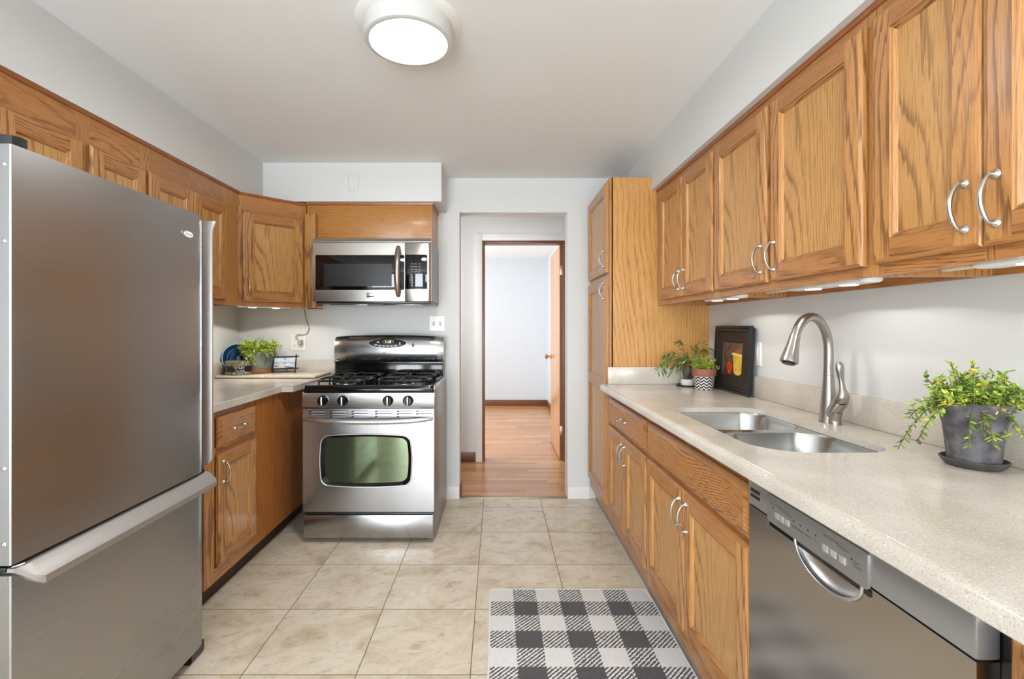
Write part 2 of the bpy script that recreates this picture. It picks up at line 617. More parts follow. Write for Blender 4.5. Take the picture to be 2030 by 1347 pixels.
def obj(name, mb, parent=None, loc=None, smooth=35, label=None, recalc=True, kind=None):
    me = bpy.data.meshes.new(name)
    me.from_pydata(mb.v, [], mb.f)
    for n in mb.mats:
        me.materials.append(MT[n])
    for p, k in zip(me.polygons, mb.mi):
        p.material_index = k
    if recalc:
        b = bmesh.new()
        b.from_mesh(me)
        bmesh.ops.recalc_face_normals(b, faces=b.faces[:])
        b.to_mesh(me)
        b.free()
    if smooth:
        for p in me.polygons:
            p.use_smooth = True
        me.set_sharp_from_angle(angle=R(smooth))
    me.update()
    o = bpy.data.objects.new(name, me)
    COL.objects.link(o)
    if parent:
        o.parent = parent
    if loc:
        o.location = loc
    if label:
        o['label'] = label
    if kind:
        o['kind'] = kind
    return o


def tag(o, label, cat, group=None):
    o['label'], o['category'] = label, cat
    if group:
        o['group'] = group
    return o


def thing(name, label, cat, loc=(0, 0, 0), rotz=0.0, group=None):
    o = bpy.data.objects.new(name, None)
    o.empty_display_size = 0.05
    COL.objects.link(o)
    o.location = loc
    o.rotation_euler = (0, 0, rotz)
    return tag(o, label, cat, group)


def struct(name, mb, **k):
    o = obj(name, mb, **k)
    o['kind'] = 'structure'
    return o


def rrect(x0, x1, y0, y1, r, n=8):
    pts = []
    for cx, cy, a in ((x1 - r, y1 - r, 0), (x0 + r, y1 - r, 90), (x0 + r, y0 + r, 180), (x1 - r, y0 + r, 270)):
        for k in range(n + 1):
            t = R(a + 90 * k / n)
            pts.append((cx + r * math.cos(t), cy + r * math.sin(t)))
    return pts


def rrect4(x0, x1, y0, y1, r, n=8):
    # corner radii in the order far-right, far-left, near-left, near-right
    pts = []
    for cx, cy, a, q in ((x1, y1, 0, r[0]), (x0, y1, 90, r[1]), (x0, y0, 180, r[2]), (x1, y0, 270, r[3])):
        sx, sy = (-1 if cx == x1 else 1), (-1 if cy == y1 else 1)
        for k in range(n + 1):
            t = R(a + 90 * k / n)
            pts.append((cx + sx * q + q * math.cos(t), cy + sy * q + q * math.sin(t)))
    return pts


def ellipse(cx, cy, rx, ry, n=32):
    return [(cx + rx * math.cos(2 * PI * k / n), cy + ry * math.sin(2 * PI * k / n)) for k in range(n)]


# ------------------------------------------------------------------ main dimensions
XL, XR = -1.876, 1.265          # side walls
YB = 3.47                       # kitchen end wall
ZC = 2.33                       # ceiling
YF = -3.1                       # dining end, behind the photographer
SOF = 2.062                     # soffit underside
CT = 0.907                      # worktop height

# ------------------------------------------------------------------ the setting
struct('floor', M().box(-2.6, 2.5, YF, YB, -0.06, 0.0, 'floor_tile'))
struct('floor_hall', M().box(-2.3, 2.3, YB + 0.0, 7.6, -0.06, 0.0, 'strip_floor'))
struct('ceiling', M().box(-2.6, 2.5, YF, 7.7, ZC, ZC + 0.08, 'ceiling_paint'))
struct('wall_left', M().box(XL - 0.12, XL, 0.55, YB, 0, ZC, 'wall_paint').box(-2.62, XL - 0.0, 0.55, 0.67, 0, ZC, 'wall_paint'))
struct('wall_right', M().box(XR, XR + 0.12, -0.4, YB, 0, ZC, 'wall_paint').box(XR, 2.5, -0.52, -0.4, 0, ZC, 'wall_paint'))
w = M()
w.plate([(XL - 0.12, 0), (-0.272, 0), (-0.272, 2.08), (0.514, 2.08), (0.514, 0), (XR + 0.12, 0), (XR + 0.12, ZC), (XL - 0.12, ZC)], [], YB, YB + 0.13, 'wall_paint', 'y')
struct('wall_back', w)
# dining area behind the photographer, with glazing the daylight comes through
w = M()
w.plate([(-2.6, 0), (-1.75, 0), (-1.75, 2.06), (-0.05, 2.06), (-0.05, 0), (2.5, 0), (2.5, ZC), (-2.6, ZC)],
        [[(0.55, 0.78), (1.35, 0.78), (1.35, 1.93), (0.55, 1.93)]], YF - 0.12, YF, 'wall_paint', 'y')
struct('wall_front', w)
struct('wall_dining_left', M().box(-2.72, -2.6, YF, 0.67, 0, ZC, 'wall_paint'))
w = M()
w.box(2.5, 2.62, YF, -0.4, 0, ZC, 'wall_paint')
struct('wall_dining_right', w)


def window(name, axis, at, a0, a1, z0, z1, bars):
    f = M()
    t = 0.05
    def bar(p0, p1, q0, q1):
        if axis == 'y':
            f.box(p0, p1, at - 0.045, at + 0.0, q0, q1, 'white_paint', 0.004)
        else:
            f.box(at - 0.0, at + 0.045, p0, p1, q0, q1, 'white_paint', 0.004)
    bar(a0, a1, z0, z0 + t); bar(a0, a1, z1 - t, z1); bar(a0, a0 + t, z0 + t, z1 - t); bar(a1 - t, a1, z0 + t, z1 - t)
    for k in range(1, bars):
        c = a0 + (a1 - a0) * k / bars
        bar(c - t / 2, c + t / 2, z0 + t, z1 - t)
    fr = struct(name, f)
    g = M()
    if axis == 'y':
        g.box(a0 + t, a1 - t, at - 0.028, at - 0.022, z0 + t, z1 - t, 'window_glass')
    else:
        g.box(at + 0.022, at + 0.028, a0 + t, a1 - t, z0 + t, z1 - t, 'window_glass')
    obj('pane', g, fr)
    return fr


window('window_1', 'y', YF - 0.03, -1.75, -0.05, 0.0, 2.06, 2)
window('window_2', 'y', YF - 0.03, 0.55, 1.35, 0.78, 1.93, 1)
struct('terrace', M().box(-5, 6, -6.5, YF - 0.13, -0.16, -0.1, 'terrace'))
tag(obj('lawn', M().box(-30, 30, -40, -6.5, -0.3, -0.12, 'grass_lawn')), 'mown green lawn beyond the patio door', 'lawn')['kind'] = 'stuff'

# soffits above the wall cabinets
struct('soffit_left', M().box(XL, -1.543, 0.67, YB, SOF, ZC, 'wall_paint'))
struct('soffit_right', M().box(0.921, XR, -0.4, YB, SOF, ZC, 'wall_paint'))
struct('soffit_back', M().box(-1.543, -0.366, 3.145, YB, 2.075, ZC, 'wall_paint'))

# white baseboards on the end wall
bbp = [(0, 0), (-0.014, 0), (-0.014, 0.068), (-0.010, 0.078), (-0.004, 0.084), (0, 0.084)]
struct('baseboard_back_left', M().prism([(YB + a, b) for a, b in bbp], 'x', -0.372, -0.272, 'white_paint'))
struct('baseboard_back_right', M().prism([(YB + a, b) for a, b in bbp], 'x', 0.514, 0.672, 'white_paint'))
struct('trim_1', M().box(-0.272, 0.514, YB - 0.012, YB + 0.02, 0.0, 0.006, 'old_brass_plate', 0.002))

# hall and bedroom beyond the opening
YH = 4.41
w = M()
w.plate([(-2.3, 0), (-0.135, 0), (-0.135, 2.045), (0.635, 2.045), (0.635, 0), (2.3, 0), (2.3, ZC), (-2.3, ZC)], [], YH, YH + 0.12, 'hall_paint', 'y')
struct('wall_hall', w)
struct('wall_hall_left', M().box(-1.05, -0.95, YB + 0.13, YH, 0, ZC, 'hall_paint'))
struct('wall_hall_right', M().box(1.5, 1.6, YB + 0.13, YH, 0, ZC, 'hall_paint'))
# painted casing and dark wooden jamb
c = M()
c.box(-0.197, -0.135, YH - 0.014, YH, 0, 2.107, 'white_paint', 0.003)
c.box(0.635, 0.697, YH - 0.014, YH, 0, 2.107, 'white_paint', 0.003)
c.box(-0.135, 0.635, YH - 0.014, YH, 2.045, 2.107, 'white_paint', 0.003)
struct('trim_2', c)
c = M()
c.box(-0.135, -0.112, YH - 0.004, YH + 0.13, 0, 2.045, 'walnut_upright', 0.002)
c.box(0.612, 0.635, YH - 0.004, YH + 0.13, 0, 2.045, 'walnut_upright', 0.002)
c.box(-0.112, 0.612, YH - 0.004, YH + 0.13, 2.022, 2.045, 'walnut_trim', 0.002)
struct('trim_3', c)
struct('baseboard_hall', M().box(-0.95, -0.197, YH - 0.016, YH, 0, 0.088, 'walnut_trim', 0.004))
struct('baseboard_opening', M().box(-0.272, -0.262, YB + 0.02, YB + 0.13, 0, 0.085, 'walnut_trim', 0.003))
struct('wall_bedroom_back', M().box(-2.3, 2.3, 7.54, 7.66, 0, ZC, 'bedroom_paint'))
struct('wall_bedroom_right', M().box(0.80, 0.92, YH + 0.12, 7.54, 0, ZC, 'bedroom_paint'))
w = M()
w.plate([(YH + 0.12, 0), (7.54, 0), (7.54, ZC), (YH + 0.12, ZC)], [[(5.15, 0.75), (6.65, 0.75), (6.65, 2.15), (5.15, 2.15)]], -2.3, -2.2, 'bedroom_paint', 'x')
struct('wall_bedroom_left', w)
struct('baseboard_bedroom_back', M().box(-2.2, 0.80, 7.522, 7.54, 0, 0.095, 'walnut_trim', 0.004))
struct('baseboard_bedroom_right', M().box(0.782, 0.80, YH + 0.12, 7.522, 0, 0.095, 'walnut_trim', 0.004))
window('window_3', 'x', -2.27, 5.15, 6.65, 0.75, 2.15, 2)

# open bedroom door
dr = bpy.data.objects.new('door_1', None)
COL.objects.link(dr)
dr.location = (0.585, YH + 0.035, 0.012)
dr.rotation_euler = (0, 0, R(0.0))
dr['kind'] = 'structure'
dr['label'] = 'flush birch bedroom door standing open with a brass knob'
obj('door_leaf', M().box(0, 0.036, 0, 0.745, 0, 2.0, 'door_birch', 0.002), dr)
obj('door_edge', M().box(0.0005, 0.0355, -0.0025, 0.0, 0.001, 1.999, 'walnut_upright'), dr)
for hz in (0.22, 1.72):
    h = M().box(0.004, 0.034, -0.005, -0.0025, hz, hz + 0.09, 'old_brass_plate', 0.001)
    h.lathe([(0.006, hz - 0.004), (0.006, hz + 0.094)], 'old_brass_plate', (0.038, -0.006, 0), 12)
    obj('hinge', h, dr)
k = M()
k.lathe([(0.028, 0.0), (0.028, 0.004), (0.012, 0.008), (0.010, 0.03), (0.022, 0.040), (0.027, 0.052), (0.022, 0.064), (0.008, 0.068)], 'brass', (0, 0, 0), 24)
k.v = [(-p[2], 0.685 + p[0], 0.918 + p[1]) for p in k.v]
obj('door_knob', k, dr, label='round brass door knob')

# ------------------------------------------------------------------ cabinet parts


def door_mesh(w, h, mid=None):
    """frame-and-panel oak door, front towards -y, origin at its lower left back corner"""
    d = M()
    e = 0.056
    V, H = 'oak_upright', 'oak_crosswise'

    def strip(side, prof, mat, z0, z1, x0, x1):
        # prof: (inset, y, end inset) quads running along the side of the rectangle x0..x1, z0..z1
        ra, rb = [], []
        for ins, y, en in prof:
            if side == 'l':
                ra.append((x0 + ins, y, z0 + en)); rb.append((x0 + ins, y, z1 - en))
            elif side == 'r':
                ra.append((x1 - ins, y, z0 + en)); rb.append((x1 - ins, y, z1 - en))
            elif side == 'b':
                ra.append((x0 + en, y, z0 + ins)); rb.append((x1 - en, y, z0 + ins))
            else:
                ra.append((x0 + en, y, z1 - ins)); rb.append((x1 - en, y, z1 - ins))
        n = len(prof)
        d.add(ra + rb, [(i, i + 1, i + 1 + n, i + n) for i in range(n - 1)], mat)

    outer = [(0, 0, 0), (0, -0.012, 0), (0.003, -0.0165, 0.003), (0.009, -0.019, 0.009)]
    for s, mt in (('l', V), ('r', V)):
        strip(s, outer + [(e, -0.019, 0.009)], mt, 0, h, 0, w)
    for s in 'bt':
        strip(s, outer, H, 0, h, 0, w)
    d.add([(e, -0.019, 0.009), (w - e, -0.019, 0.009), (w - e, -0.019, e), (e, -0.019, e)], [(0, 1, 2, 3)], H)
    d.add([(e, -0.019, h - e), (w - e, -0.019, h - e), (w - e, -0.019, h - 0.009), (e, -0.019, h - 0.009)], [(0, 1, 2, 3)], H)
    d.add([(0, 0, 0), (w, 0, 0), (w, 0, h), (0, 0, h)], [(0, 1, 2, 3)], V)
    cells = [(e, h - e)]
    if mid:
        cells = [(e, mid - 0.03), (mid + 0.03, h - e)]
        d.add([(e, -0.019, mid - 0.03), (w - e, -0.019, mid - 0.03), (w - e, -0.019, mid + 0.03), (e, -0.019, mid + 0.03)], [(0, 1, 2, 3)], H)
    inner = [(0, -0.019, 0), (0.003, -0.0165, 0.003), (0.007, -0.0165, 0.007), (0.011, -0.0115, 0.011), (0.013, -0.0085, 0.013)]
    for z0, z1 in cells:
        for s, mt in (('l', V), ('r', V), ('b', H), ('t', H)):
            strip(s, inner, mt, z0, z1, e, w - e)
        q = 0.013
        d.add([(e + q, -0.0085, z0 + q), (w - e - q, -0.0085, z0 + q), (w - e - q, -0.0085, z1 - q), (e + q, -0.0085, z1 - q)], [(0, 1, 2, 3)], 'oak_panel')
    return d


def slab_mesh(w, h):
    """solid drawer front with a sloped moulded edge"""
    rings = []
    for ins, y in ((0, 0), (0, -0.010), (0.004, -0.0135), (0.008, -0.0135), (0.020, -0.019)):
        rings.append([(ins, y, ins), (w - ins, y, ins), (w - ins, y, h - ins), (ins, y, h - ins)])
    return M().loft(rings, 'oak_crosswise')


def pull_mesh(horizontal=False):
    """arched nickel pull on two trumpet feet; centred on origin, stands off towards -y"""
    L = 0.092
    mb = M()
    bar, rad = [], []
    for k in range(15):
        a = k / 14.0
        bar.append((-L / 2 + L * a, -0.012 - 0.019 * math.sin(PI * a) ** 0.75, 0))
        rad.append(0.0034 + 0.0014 * math.sin(PI * a))
    mb.tube(bar, rad, 'satin_nickel', 10)
    for s_ in (-1, 1):
        mb.lathe([(0.0098, 0.0), (0.0098, 0.0016), (0.0070, 0.005), (0.0046, 0.010), (0.0040, 0.0145), (0.001, 0.0160)], 'satin_nickel', (s_ * L / 2, 0, 0), 16, axis='y')
    if not horizontal:
        mb.v = [(-z, y, x) for x, y, z in mb.v]
    return mb


def add_door(cab, x, z, w, h, hs=None, hz=None, mid=None):
    d = obj('door', door_mesh(w, h, mid), cab, (x, -0.001, z), smooth=None, recalc=False)
    if hs:
        hx = 0.029 if hs == 'l' else w - 0.029
        obj('handle', pull_mesh(), d, (hx, -0.019, hz if hz >= 0 else h + hz))
    return d


def add_drawer(cab, x, z, w, h, pull=True, name='drawer_front'):
    d = obj(name, slab_mesh(w, h), cab, (x, -0.001, z), smooth=None)
    if pull:
        obj('handle', pull_mesh(True), d, (w / 2, -0.019, h / 2))
    return d


def face_frame(cab, w, z0, z1, stiles, rails):
    f = M()
    for a, b in stiles:
        f.box(a, b, 0, 0.019, z0, z1, 'oak_upright')
    for zz0, zz1 in rails:
        prev = None
        for a, b in stiles:
            if prev is not None:
                f.box(prev, a, 0.0002, 0.019, zz0, zz1, 'oak_crosswise')
            prev = b
    return obj('face_frame', f, cab)


def wall_cabinet(name, label, cat, loc, rot, w, depth, h, doors, stiles, group=None, top_gap=0.12, molding=True, hang=True):
    """wall cabinet: local x across, y depth, z up from its underside"""
    cab = thing(name, label, cat, loc, rot, group)
    c = M()
    c.box(0, 0.016, 0.019, depth, 0, h, 'oak_upright')
    c.box(w - 0.016, w, 0.019, depth, 0, h, 'oak_upright')
    c.box(0.016, w - 0.016, 0.019, depth, 0.022, 0.036, 'oak_crosswise')
    c.box(0.016, w - 0.016, 0.019, depth, h - 0.016, h, 'oak_crosswise')
    c.box(0.016, w - 0.016, depth - 0.008, depth, 0.036, h - 0.016, 'oak_upright')
    if hang:
        c.box(0.016, w - 0.016, depth - 0.02, depth - 0.002, 0.0, 0.022, 'oak_crosswise')
    obj('carcass', c, cab)
    face_frame(cab, w, 0, h, stiles, [(0, 0.04), (h - top_gap - 0.012, h)])
    for x, z, dw, dh, hs, hz in doors:
        add_door(cab, x, z, dw, dh, hs, hz)
    if molding:
        m_ = M().prism([(0.0, h - 0.016), (-0.006, h - 0.015), (-0.009, h - 0.004), (-0.009, h), (0, h)], 'x', 0, w, 'oak_dark_trim')
        obj('top_molding', m_, cab)
    return cab


def base_cabinet(name, label, loc, rot, w, depth, stiles, rails, toe_mat, toe_in=0.05, h=0.868):
    cab = thing(name, label, 'cabinet', loc, rot)
    c = M()
    c.box(0, w, 0.019, depth, 0.10, h, 'oak_upright')
    obj('carcass', c, cab)
    face_frame(cab, w, 0.10, h, stiles, rails)
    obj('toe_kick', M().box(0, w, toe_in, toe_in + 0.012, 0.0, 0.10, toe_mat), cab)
    return cab


RW, LW = -PI / 2, PI / 2        # rotations of the right-hand and left-hand runs

# ------------------------------------------------------------------ left wall cabinets
UB = 1.374
UH = SOF - UB
# over the refrigerator: three short doors
fb = 1.715
cab = wall_cabinet('wall_cabinet', 'oak wall cabinet of three short doors above the refrigerator', 'cabinet', (-1.555, 1.13, fb), LW, 0.97, 0.321, SOF - fb,
                   [(0.012, 0.03, 0.312, 1.937 - fb - 0.03, None, 0), (0.332, 0.03, 0.312, 1.937 - fb - 0.03, None, 0), (0.675, 0.03, 0.286, 1.937 - fb - 0.03, None, 0)],
                   [(0, 0.03), (0.63, 0.69), (0.945, 0.97)], 'wall cabinets along the left wall')
cab = wall_cabinet('wall_cabinet', 'oak two-door wall cabinet between the refrigerator cabinet and the corner cabinet', 'cabinet', (-1.555, 2.10, UB), LW, 0.76, 0.321, UH,
                   [(0.012, 0.03, 0.306, 1.94 - UB - 0.03, 'r', 0.085), (0.325, 0.03, 0.296, 1.94 - UB - 0.03, None, 0)],
                   [(0, 0.03), (0.30, 0.34), (0.60, 0.76)], 'wall cabinets along the left wall')

# diagonal corner cabinet
cc = thing('corner_cabinet', 'diagonal oak corner wall cabinet with a single door left of the microwave', 'cabinet', (-1.571, 2.86, UB), PI / 4)
W = 0.431
b = M()
pts = [(-1.571, 2.8605), (-1.266, 3.165), (-1.266, YB - 0.002), (XL + 0.002, YB - 0.002), (XL + 0.002, 2.8605)]
rot = Matrix.Rotation(-PI / 4, 4, 'Z')
lp = [rot @ Vector((px + 1.571, py - 2.86, 0)) for px, py in pts]
lp2 = [(p.x, p.y) for p in lp]
lp2[0] = (0.0, 0.02); lp2[1] = (W, 0.02)
b.prism(lp2, 'z', 0.02, UH, 'oak_upright')
obj('carcass', b, cc)
face_frame(cc, W, 0, UH, [(0, 0.042), (W - 0.03, W)], [(0, 0.04), (UH - 0.125, UH)])
add_door(cc, 0.038, 0.028, W - 0.062, 1.952 - UB - 0.028, 'l', 0.085)
obj('top_molding', M().prism([(0.0, UH - 0.016), (-0.006, UH - 0.015), (-0.009, UH - 0.004), (-0.009, UH), (0, UH)], 'x', 0.0, W, 'oak_dark_trim'), cc)
f = M().box(-1.262, -1.192, 3.130, 3.1695, 1.372, 1.99, 'oak_upright', 0.001)
f.box(-1.262, -1.165, 3.1695, 3.20, 1.366, 1.374, 'oak_dark_trim')
f.v = [(x + 1.227, y - 3.15, z - 1.372) for x, y, z in f.v]
tag(obj('filler_strip', f, None, (-1.227, 3.15, 1.372)), 'narrow upright oak filler strip between the corner cabinet and the microwave', 'trim')

# plain cabinet over the microwave
t = thing('hood_cabinet', 'plain oak cabinet panel above the microwave', 'cabinet', (-0.81, 3.17, 1.816))
HH = 2.074 - 1.816
c = M().box(-0.380, 0.380, 0.012, YB - 3.172, 0.0, HH - 0.002, 'oak_upright')
obj('carcass', c, t)
obj('front_panel', M().box(-0.454, 0.380, 0.0, 0.012, 0.0, HH - 0.012, 'oak_veneer', 0.001), t)
obj('top_molding', M().prism([(0.0, HH - 0.018), (-0.008, HH - 0.016), (-0.011, HH - 0.005), (-0.011, HH), (0.0, HH)], 'x', -0.454, 0.391, 'oak_dark_trim')
    .prism([(0.380, HH - 0.018), (0.388, HH - 0.016), (0.391, HH - 0.005), (0.391, HH), (0.380, HH)], 'y', -0.010, 0.29, 'oak_dark_trim'), t)

# ------------------------------------------------------------------ left base cabinet with blind corner panel
LB = base_cabinet('base_cabinet', 'oak base cabinet with one drawer above one door between refrigerator and range', (-1.265, 2.06, 0), LW, 0.72, 0.60,
                  [(0, 0.075), (0.395, 0.425)], [(0.10, 0.16), (0.665, 0.70), (0.835, 0.868)], 'toe_kick_dark', 0.055)
add_drawer(LB, 0.082, 0.693, 0.332, 0.145)
add_door(LB, 0.082, 0.165, 0.332, 0.507, 'l', -0.085)
obj('blind_panel', M().box(0.425, 1.395, 0.0, 0.019, 0.10, 0.868, 'oak_blind'), LB)
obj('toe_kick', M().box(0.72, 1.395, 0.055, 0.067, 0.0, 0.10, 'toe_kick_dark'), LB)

# ------------------------------------------------------------------ right wall cabinets
XU = 0.955
doors_h = 2.017 - UB - 0.027
wall_cabinet('wall_cabinet', 'narrow two-door oak wall cabinet beside the tall pantry', 'cabinet', (XU, 2.835, UB), RW, 0.767, 0.308, UH,
             [(0.075, 0.027, 0.338, doors_h, 'r', 0.085), (0.418, 0.027, 0.338, doors_h, 'l', 0.085)],
             [(0, 0.09), (0.40, 0.43), (0.745, 0.767)], 'wall cabinets along the right wall', top_gap=0.045)
wall_cabinet('wall_cabinet', 'wide two-door oak wall cabinet above the sink', 'cabinet', (XU, 2.068, UB), RW, 0.856, 0.308, UH,
             [(0.010, 0.027, 0.398, doors_h, 'r', 0.085), (0.430, 0.027, 0.412, doors_h, 'l', 0.085)],
             [(0, 0.03), (0.395, 0.44), (0.825, 0.856)], 'wall cabinets along the right wall', top_gap=0.045)
wall_cabinet('wall_cabinet', 'oak wall cabinet above the grey potted plant with paired bow handles', 'cabinet', (XU, 1.212, UB), RW, 0.60, 0.308, UH,
             [(0.020, 0.027, 0.268, doors_h, 'r', 0.085), (0.2905, 0.027, 0.268, doors_h, 'l', 0.085)],
             [(0, 0.035), (0.28, 0.30), (0.57, 0.60)], 'wall cabinets along the right wall', top_gap=0.045)

# tall pantry
PN = thing('pantry_cabinet', 'tall oak pantry cabinet beside the doorway', 'cabinet', (0.672, 3.445, 0), RW)
pw, ph = 0.605, 2.137
obj('carcass', M().box(0, pw - 0.003, 0.019, XR - 0.672 - 0.002, 0.10, ph, 'oak_upright'), PN)
face_frame(PN, pw, 0.10, ph, [(0, 0.035), (pw - 0.035, pw)], [(0.10, 0.18), (1.53, 1.59), (2.10, ph)])
obj('side_panel', M().box(pw - 0.003, pw, 0.012, XR - 0.672 - 0.002, 0.10, 2.061, 'oak_ply').box(pw - 0.003, pw, 0.012, 0.249, 2.061, ph, 'oak_ply'), PN)
add_door(PN, 0.022, 1.572, 0.563, 2.112 - 1.572, 'r', 0.085)
add_door(PN, 0.022, 0.172, 0.563, 1.540 - 0.172, 'r', -0.075, mid=0.72)
obj('toe_kick', M().box(0, pw, 0.042, 0.054, 0, 0.10, 'toe_kick_grey'), PN)

# ------------------------------------------------------------------ right base cabinets
B1 = base_cabinet('base_cabinet', 'oak base cabinet with one drawer over two narrow doors beside the pantry', (0.672, 2.838, 0), RW, 0.752, 0.59,
                  [(0, 0.06), (0.355, 0.39), (0.715, 0.752)], [(0.10, 0.18), (0.665, 0.70), (0.83, 0.868)], 'toe_kick_grey', 0.042)
add_drawer(B1, 0.042, 0.69, 0.692, 0.142)
add_door(B1, 0.042, 0.172, 0.343, 0.50, 'r', -0.085)
add_door(B1, 0.389, 0.172, 0.345, 0.50, 'l', -0.085)
B2 = base_cabinet('sink_cabinet', 'oak sink base cabinet with long false drawer front over two doors', (0.672, 2.086, 0), RW, 0.853, 0.59,
                  [(0, 0.03), (0.395, 0.43), (0.815, 0.853)], [(0.10, 0.18), (0.665, 0.70), (0.825, 0.868)], 'toe_kick_grey', 0.042)
# the sink drops into this one: open its box at the top
for ch in B2.children:
    if ch.name.startswith('carcass'):
        bpy.data.objects.remove(ch)
        break
c = M().box(0, 0.016, 0.019, 0.59, 0.10, 0.868, 'oak_upright').box(0.837, 0.853, 0.019, 0.59, 0.10, 0.868, 'oak_upright')
c.box(0.016, 0.837, 0.019, 0.59, 0.10, 0.116, 'oak_upright').box(0.016, 0.837, 0.575, 0.59, 0.116, 0.868, 'oak_upright')
obj('carcass', c, B2)
add_drawer(B2, 0.006, 0.69, 0.838, 0.142, pull=False, name='false_front')
add_door(B2, 0.006, 0.172, 0.408, 0.50, 'r', -0.085)
add_door(B2, 0.417, 0.172, 0.427, 0.50, 'l', -0.085)
B3 = base_cabinet('base_cabinet', 'oak base cabinet near the camera past the dishwasher, mostly cut off', (0.672, 0.622, 0), RW, 0.80, 0.59,
                  [(0, 0.03), (0.38, 0.42), (0.77, 0.80)], [(0.10, 0.18), (0.665, 0.70), (0.83, 0.868)], 'toe_kick_grey', 0.042)
add_door(B3, 0.022, 0.172, 0.37, 0.66, 'r', -0.085)
add_door(B3, 0.396, 0.172, 0.38, 0.66, 'l', -0.085)

# ------------------------------------------------------------------ worktops
t = thing('countertop', 'speckled beige stone worktop along the right wall around the sink', 'countertop', (0, 0, 0), group='stone worktops')
HOLE = rrect4(0.722, 1.092, 1.282, 2.004, (0.085, 0.075, 0.135, 0.090), 10)
xf = 0.632
slab = M().plate([(xf, -0.2), (XR - 0.002, -0.2), (XR - 0.002, 2.838), (xf, 2.838)], [HOLE], CT - 0.020, CT, 'stone_counter')
prof = [(xf, CT), (xf - 0.004, CT - 0.0007), (xf - 0.010, CT - 0.004), (xf - 0.015, CT - 0.010), (xf - 0.017, CT - 0.018), (xf - 0.017, CT - 0.033), (xf - 0.014, CT - 0.036), (xf, CT - 0.036)]
slab.prism(prof, 'y', -0.2, 2.838, 'stone_counter')
obj('slab', slab, t)
tag(obj('backsplash', M().box(XR - 0.020, XR - 0.001, -0.2, 2.838, CT + 0.0002, CT + 0.102, 'stone_counter', 0.003)),
    'long low stone backsplash along the wall behind the sink and faucet', 'backsplash', 'stone backsplashes')
tag(obj('backsplash', M().box(xf + 0.026, XR - 0.0205, 2.820, 2.838, CT + 0.0002, CT + 0.102, 'stone_counter', 0.003)),
    'short low stone backsplash against the side of the tall pantry', 'backsplash', 'stone backsplashes')
t = thing('countertop', 'stone worktop in the left corner between refrigerator and range', 'countertop', (0, 0, 0), group='stone worktops')
outl = [(XL + 0.002, 2.0), (-1.237, 2.0), (-1.237, 2.745), (-1.174, 2.745), (-1.174, YB - 0.002), (XL + 0.002, YB - 0.002)]
s = M()
for (z0, z1, ins) in ((CT - 0.036, CT - 0.006, 0.0), (CT - 0.006, CT - 0.0015, 0.0)):
    s.prism(outl, 'z', z0, z1, 'stone_counter')
o2 = [(XL + 0.002, 2.0), (-1.241, 2.0), (-1.241, 2.741), (-1.178, 2.741), (-1.178, YB - 0.002), (XL + 0.002, YB - 0.002)]
s = M().loft([[(x, y, CT - 0.036) for x, y in outl], [(x, y, CT - 0.004) for x, y in outl], [(x, y, CT) for x, y in o2]], 'stone_counter')
obj('slab', s, t)
tag(obj('backsplash', M().box(XL + 0.0205, -1.174, YB - 0.020, YB - 0.001, CT + 0.0002, CT + 0.102, 'stone_counter', 0.003)),
    'low stone backsplash on the end wall behind the twig photo frame', 'backsplash', 'stone backsplashes')
tag(obj('backsplash', M().box(XL + 0.001, XL + 0.020, 2.0, YB - 0.001, CT + 0.0002, CT + 0.102, 'stone_counter', 0.003)),
    'low stone backsplash on the side wall behind the blue plate', 'backsplash', 'stone backsplashes')

BT = CT + 0.0185                # top of the loose boards
tag(obj('counter_board', M().box(-1.528, -1.196, 3.135, 3.446, CT + 0.003, BT, 'cream_laminate', 0.005)
        .box(-1.50, -1.22, 3.16, 3.44, CT, CT + 0.003, 'toe_kick_dark')),
    'cream laminate board on the corner worktop beside the range, under the twig frame', 'board', 'loose cream boards')
tag(obj('counter_board', M().box(XL + 0.022, -1.530, 3.135, 3.446, CT + 0.003, BT, 'cream_laminate', 0.005)
        .box(XL + 0.04, -1.55, 3.16, 3.44, CT, CT + 0.003, 'toe_kick_dark')),
    'cream laminate board on the corner worktop under the tea tin and green pot', 'board', 'loose cream boards')

# ------------------------------------------------------------------ sink and faucet
sk = thing('sink', 'stainless steel double-bowl undermount sink', 'sink', (0.907, 1.643, CT - 0.04))
ox, oy = 0.907, 1.643
fl = M()
b1 = rrect(0.724, 1.090, 1.664, 2.002, 0.085, 10)
b2 = rrect(0.724, 1.090, 1.284, 1.624, 0.095, 10)
zf = CT - 0.0208
fl.plate(rrect(0.700, 1.115, 1.258, 2.028, 0.10, 10), [b1, b2], zf - 0.004, zf, 'stainless_bowl')
fl.v = [(x - ox, y - oy, z - CT + 0.04) for x, y, z in fl.v]
obj('rim', fl, sk)
for (x0, x1, y0, y1, br_) in ((0.724, 1.090, 1.664, 2.002, 0.085), (0.724, 1.090, 1.284, 1.624, 0.095)):
    bw = M()
    rings = []
    for ins, z in ((0, zf), (0.004, zf - 0.010), (0.012, zf - 0.150), (0.022, zf - 0.175), (0.045, zf - 0.190), (0.10, zf - 0.194)):
        rings.append([(x - ox, y - oy, z - CT + 0.04) for x, y in rrect(x0 + ins, x1 - ins, y0 + ins, y1 - ins, max(0.03, br_ - ins * 0.5), 10)])
    bw.loft(rings, 'stainless_bowl', cap0=False)
    bo = obj('bowl', bw, sk, smooth=50)
    obj('drain', M().lathe([(0.05, 0.0), (0.045, 0.003), (0.035, 0.002), (0.03, -0.001)], 'satin_nickel', ((x0 + x1) / 2 - ox + 0.03, (y0 + y1) / 2 - oy, zf - 0.1935 - CT + 0.04), 24), bo)

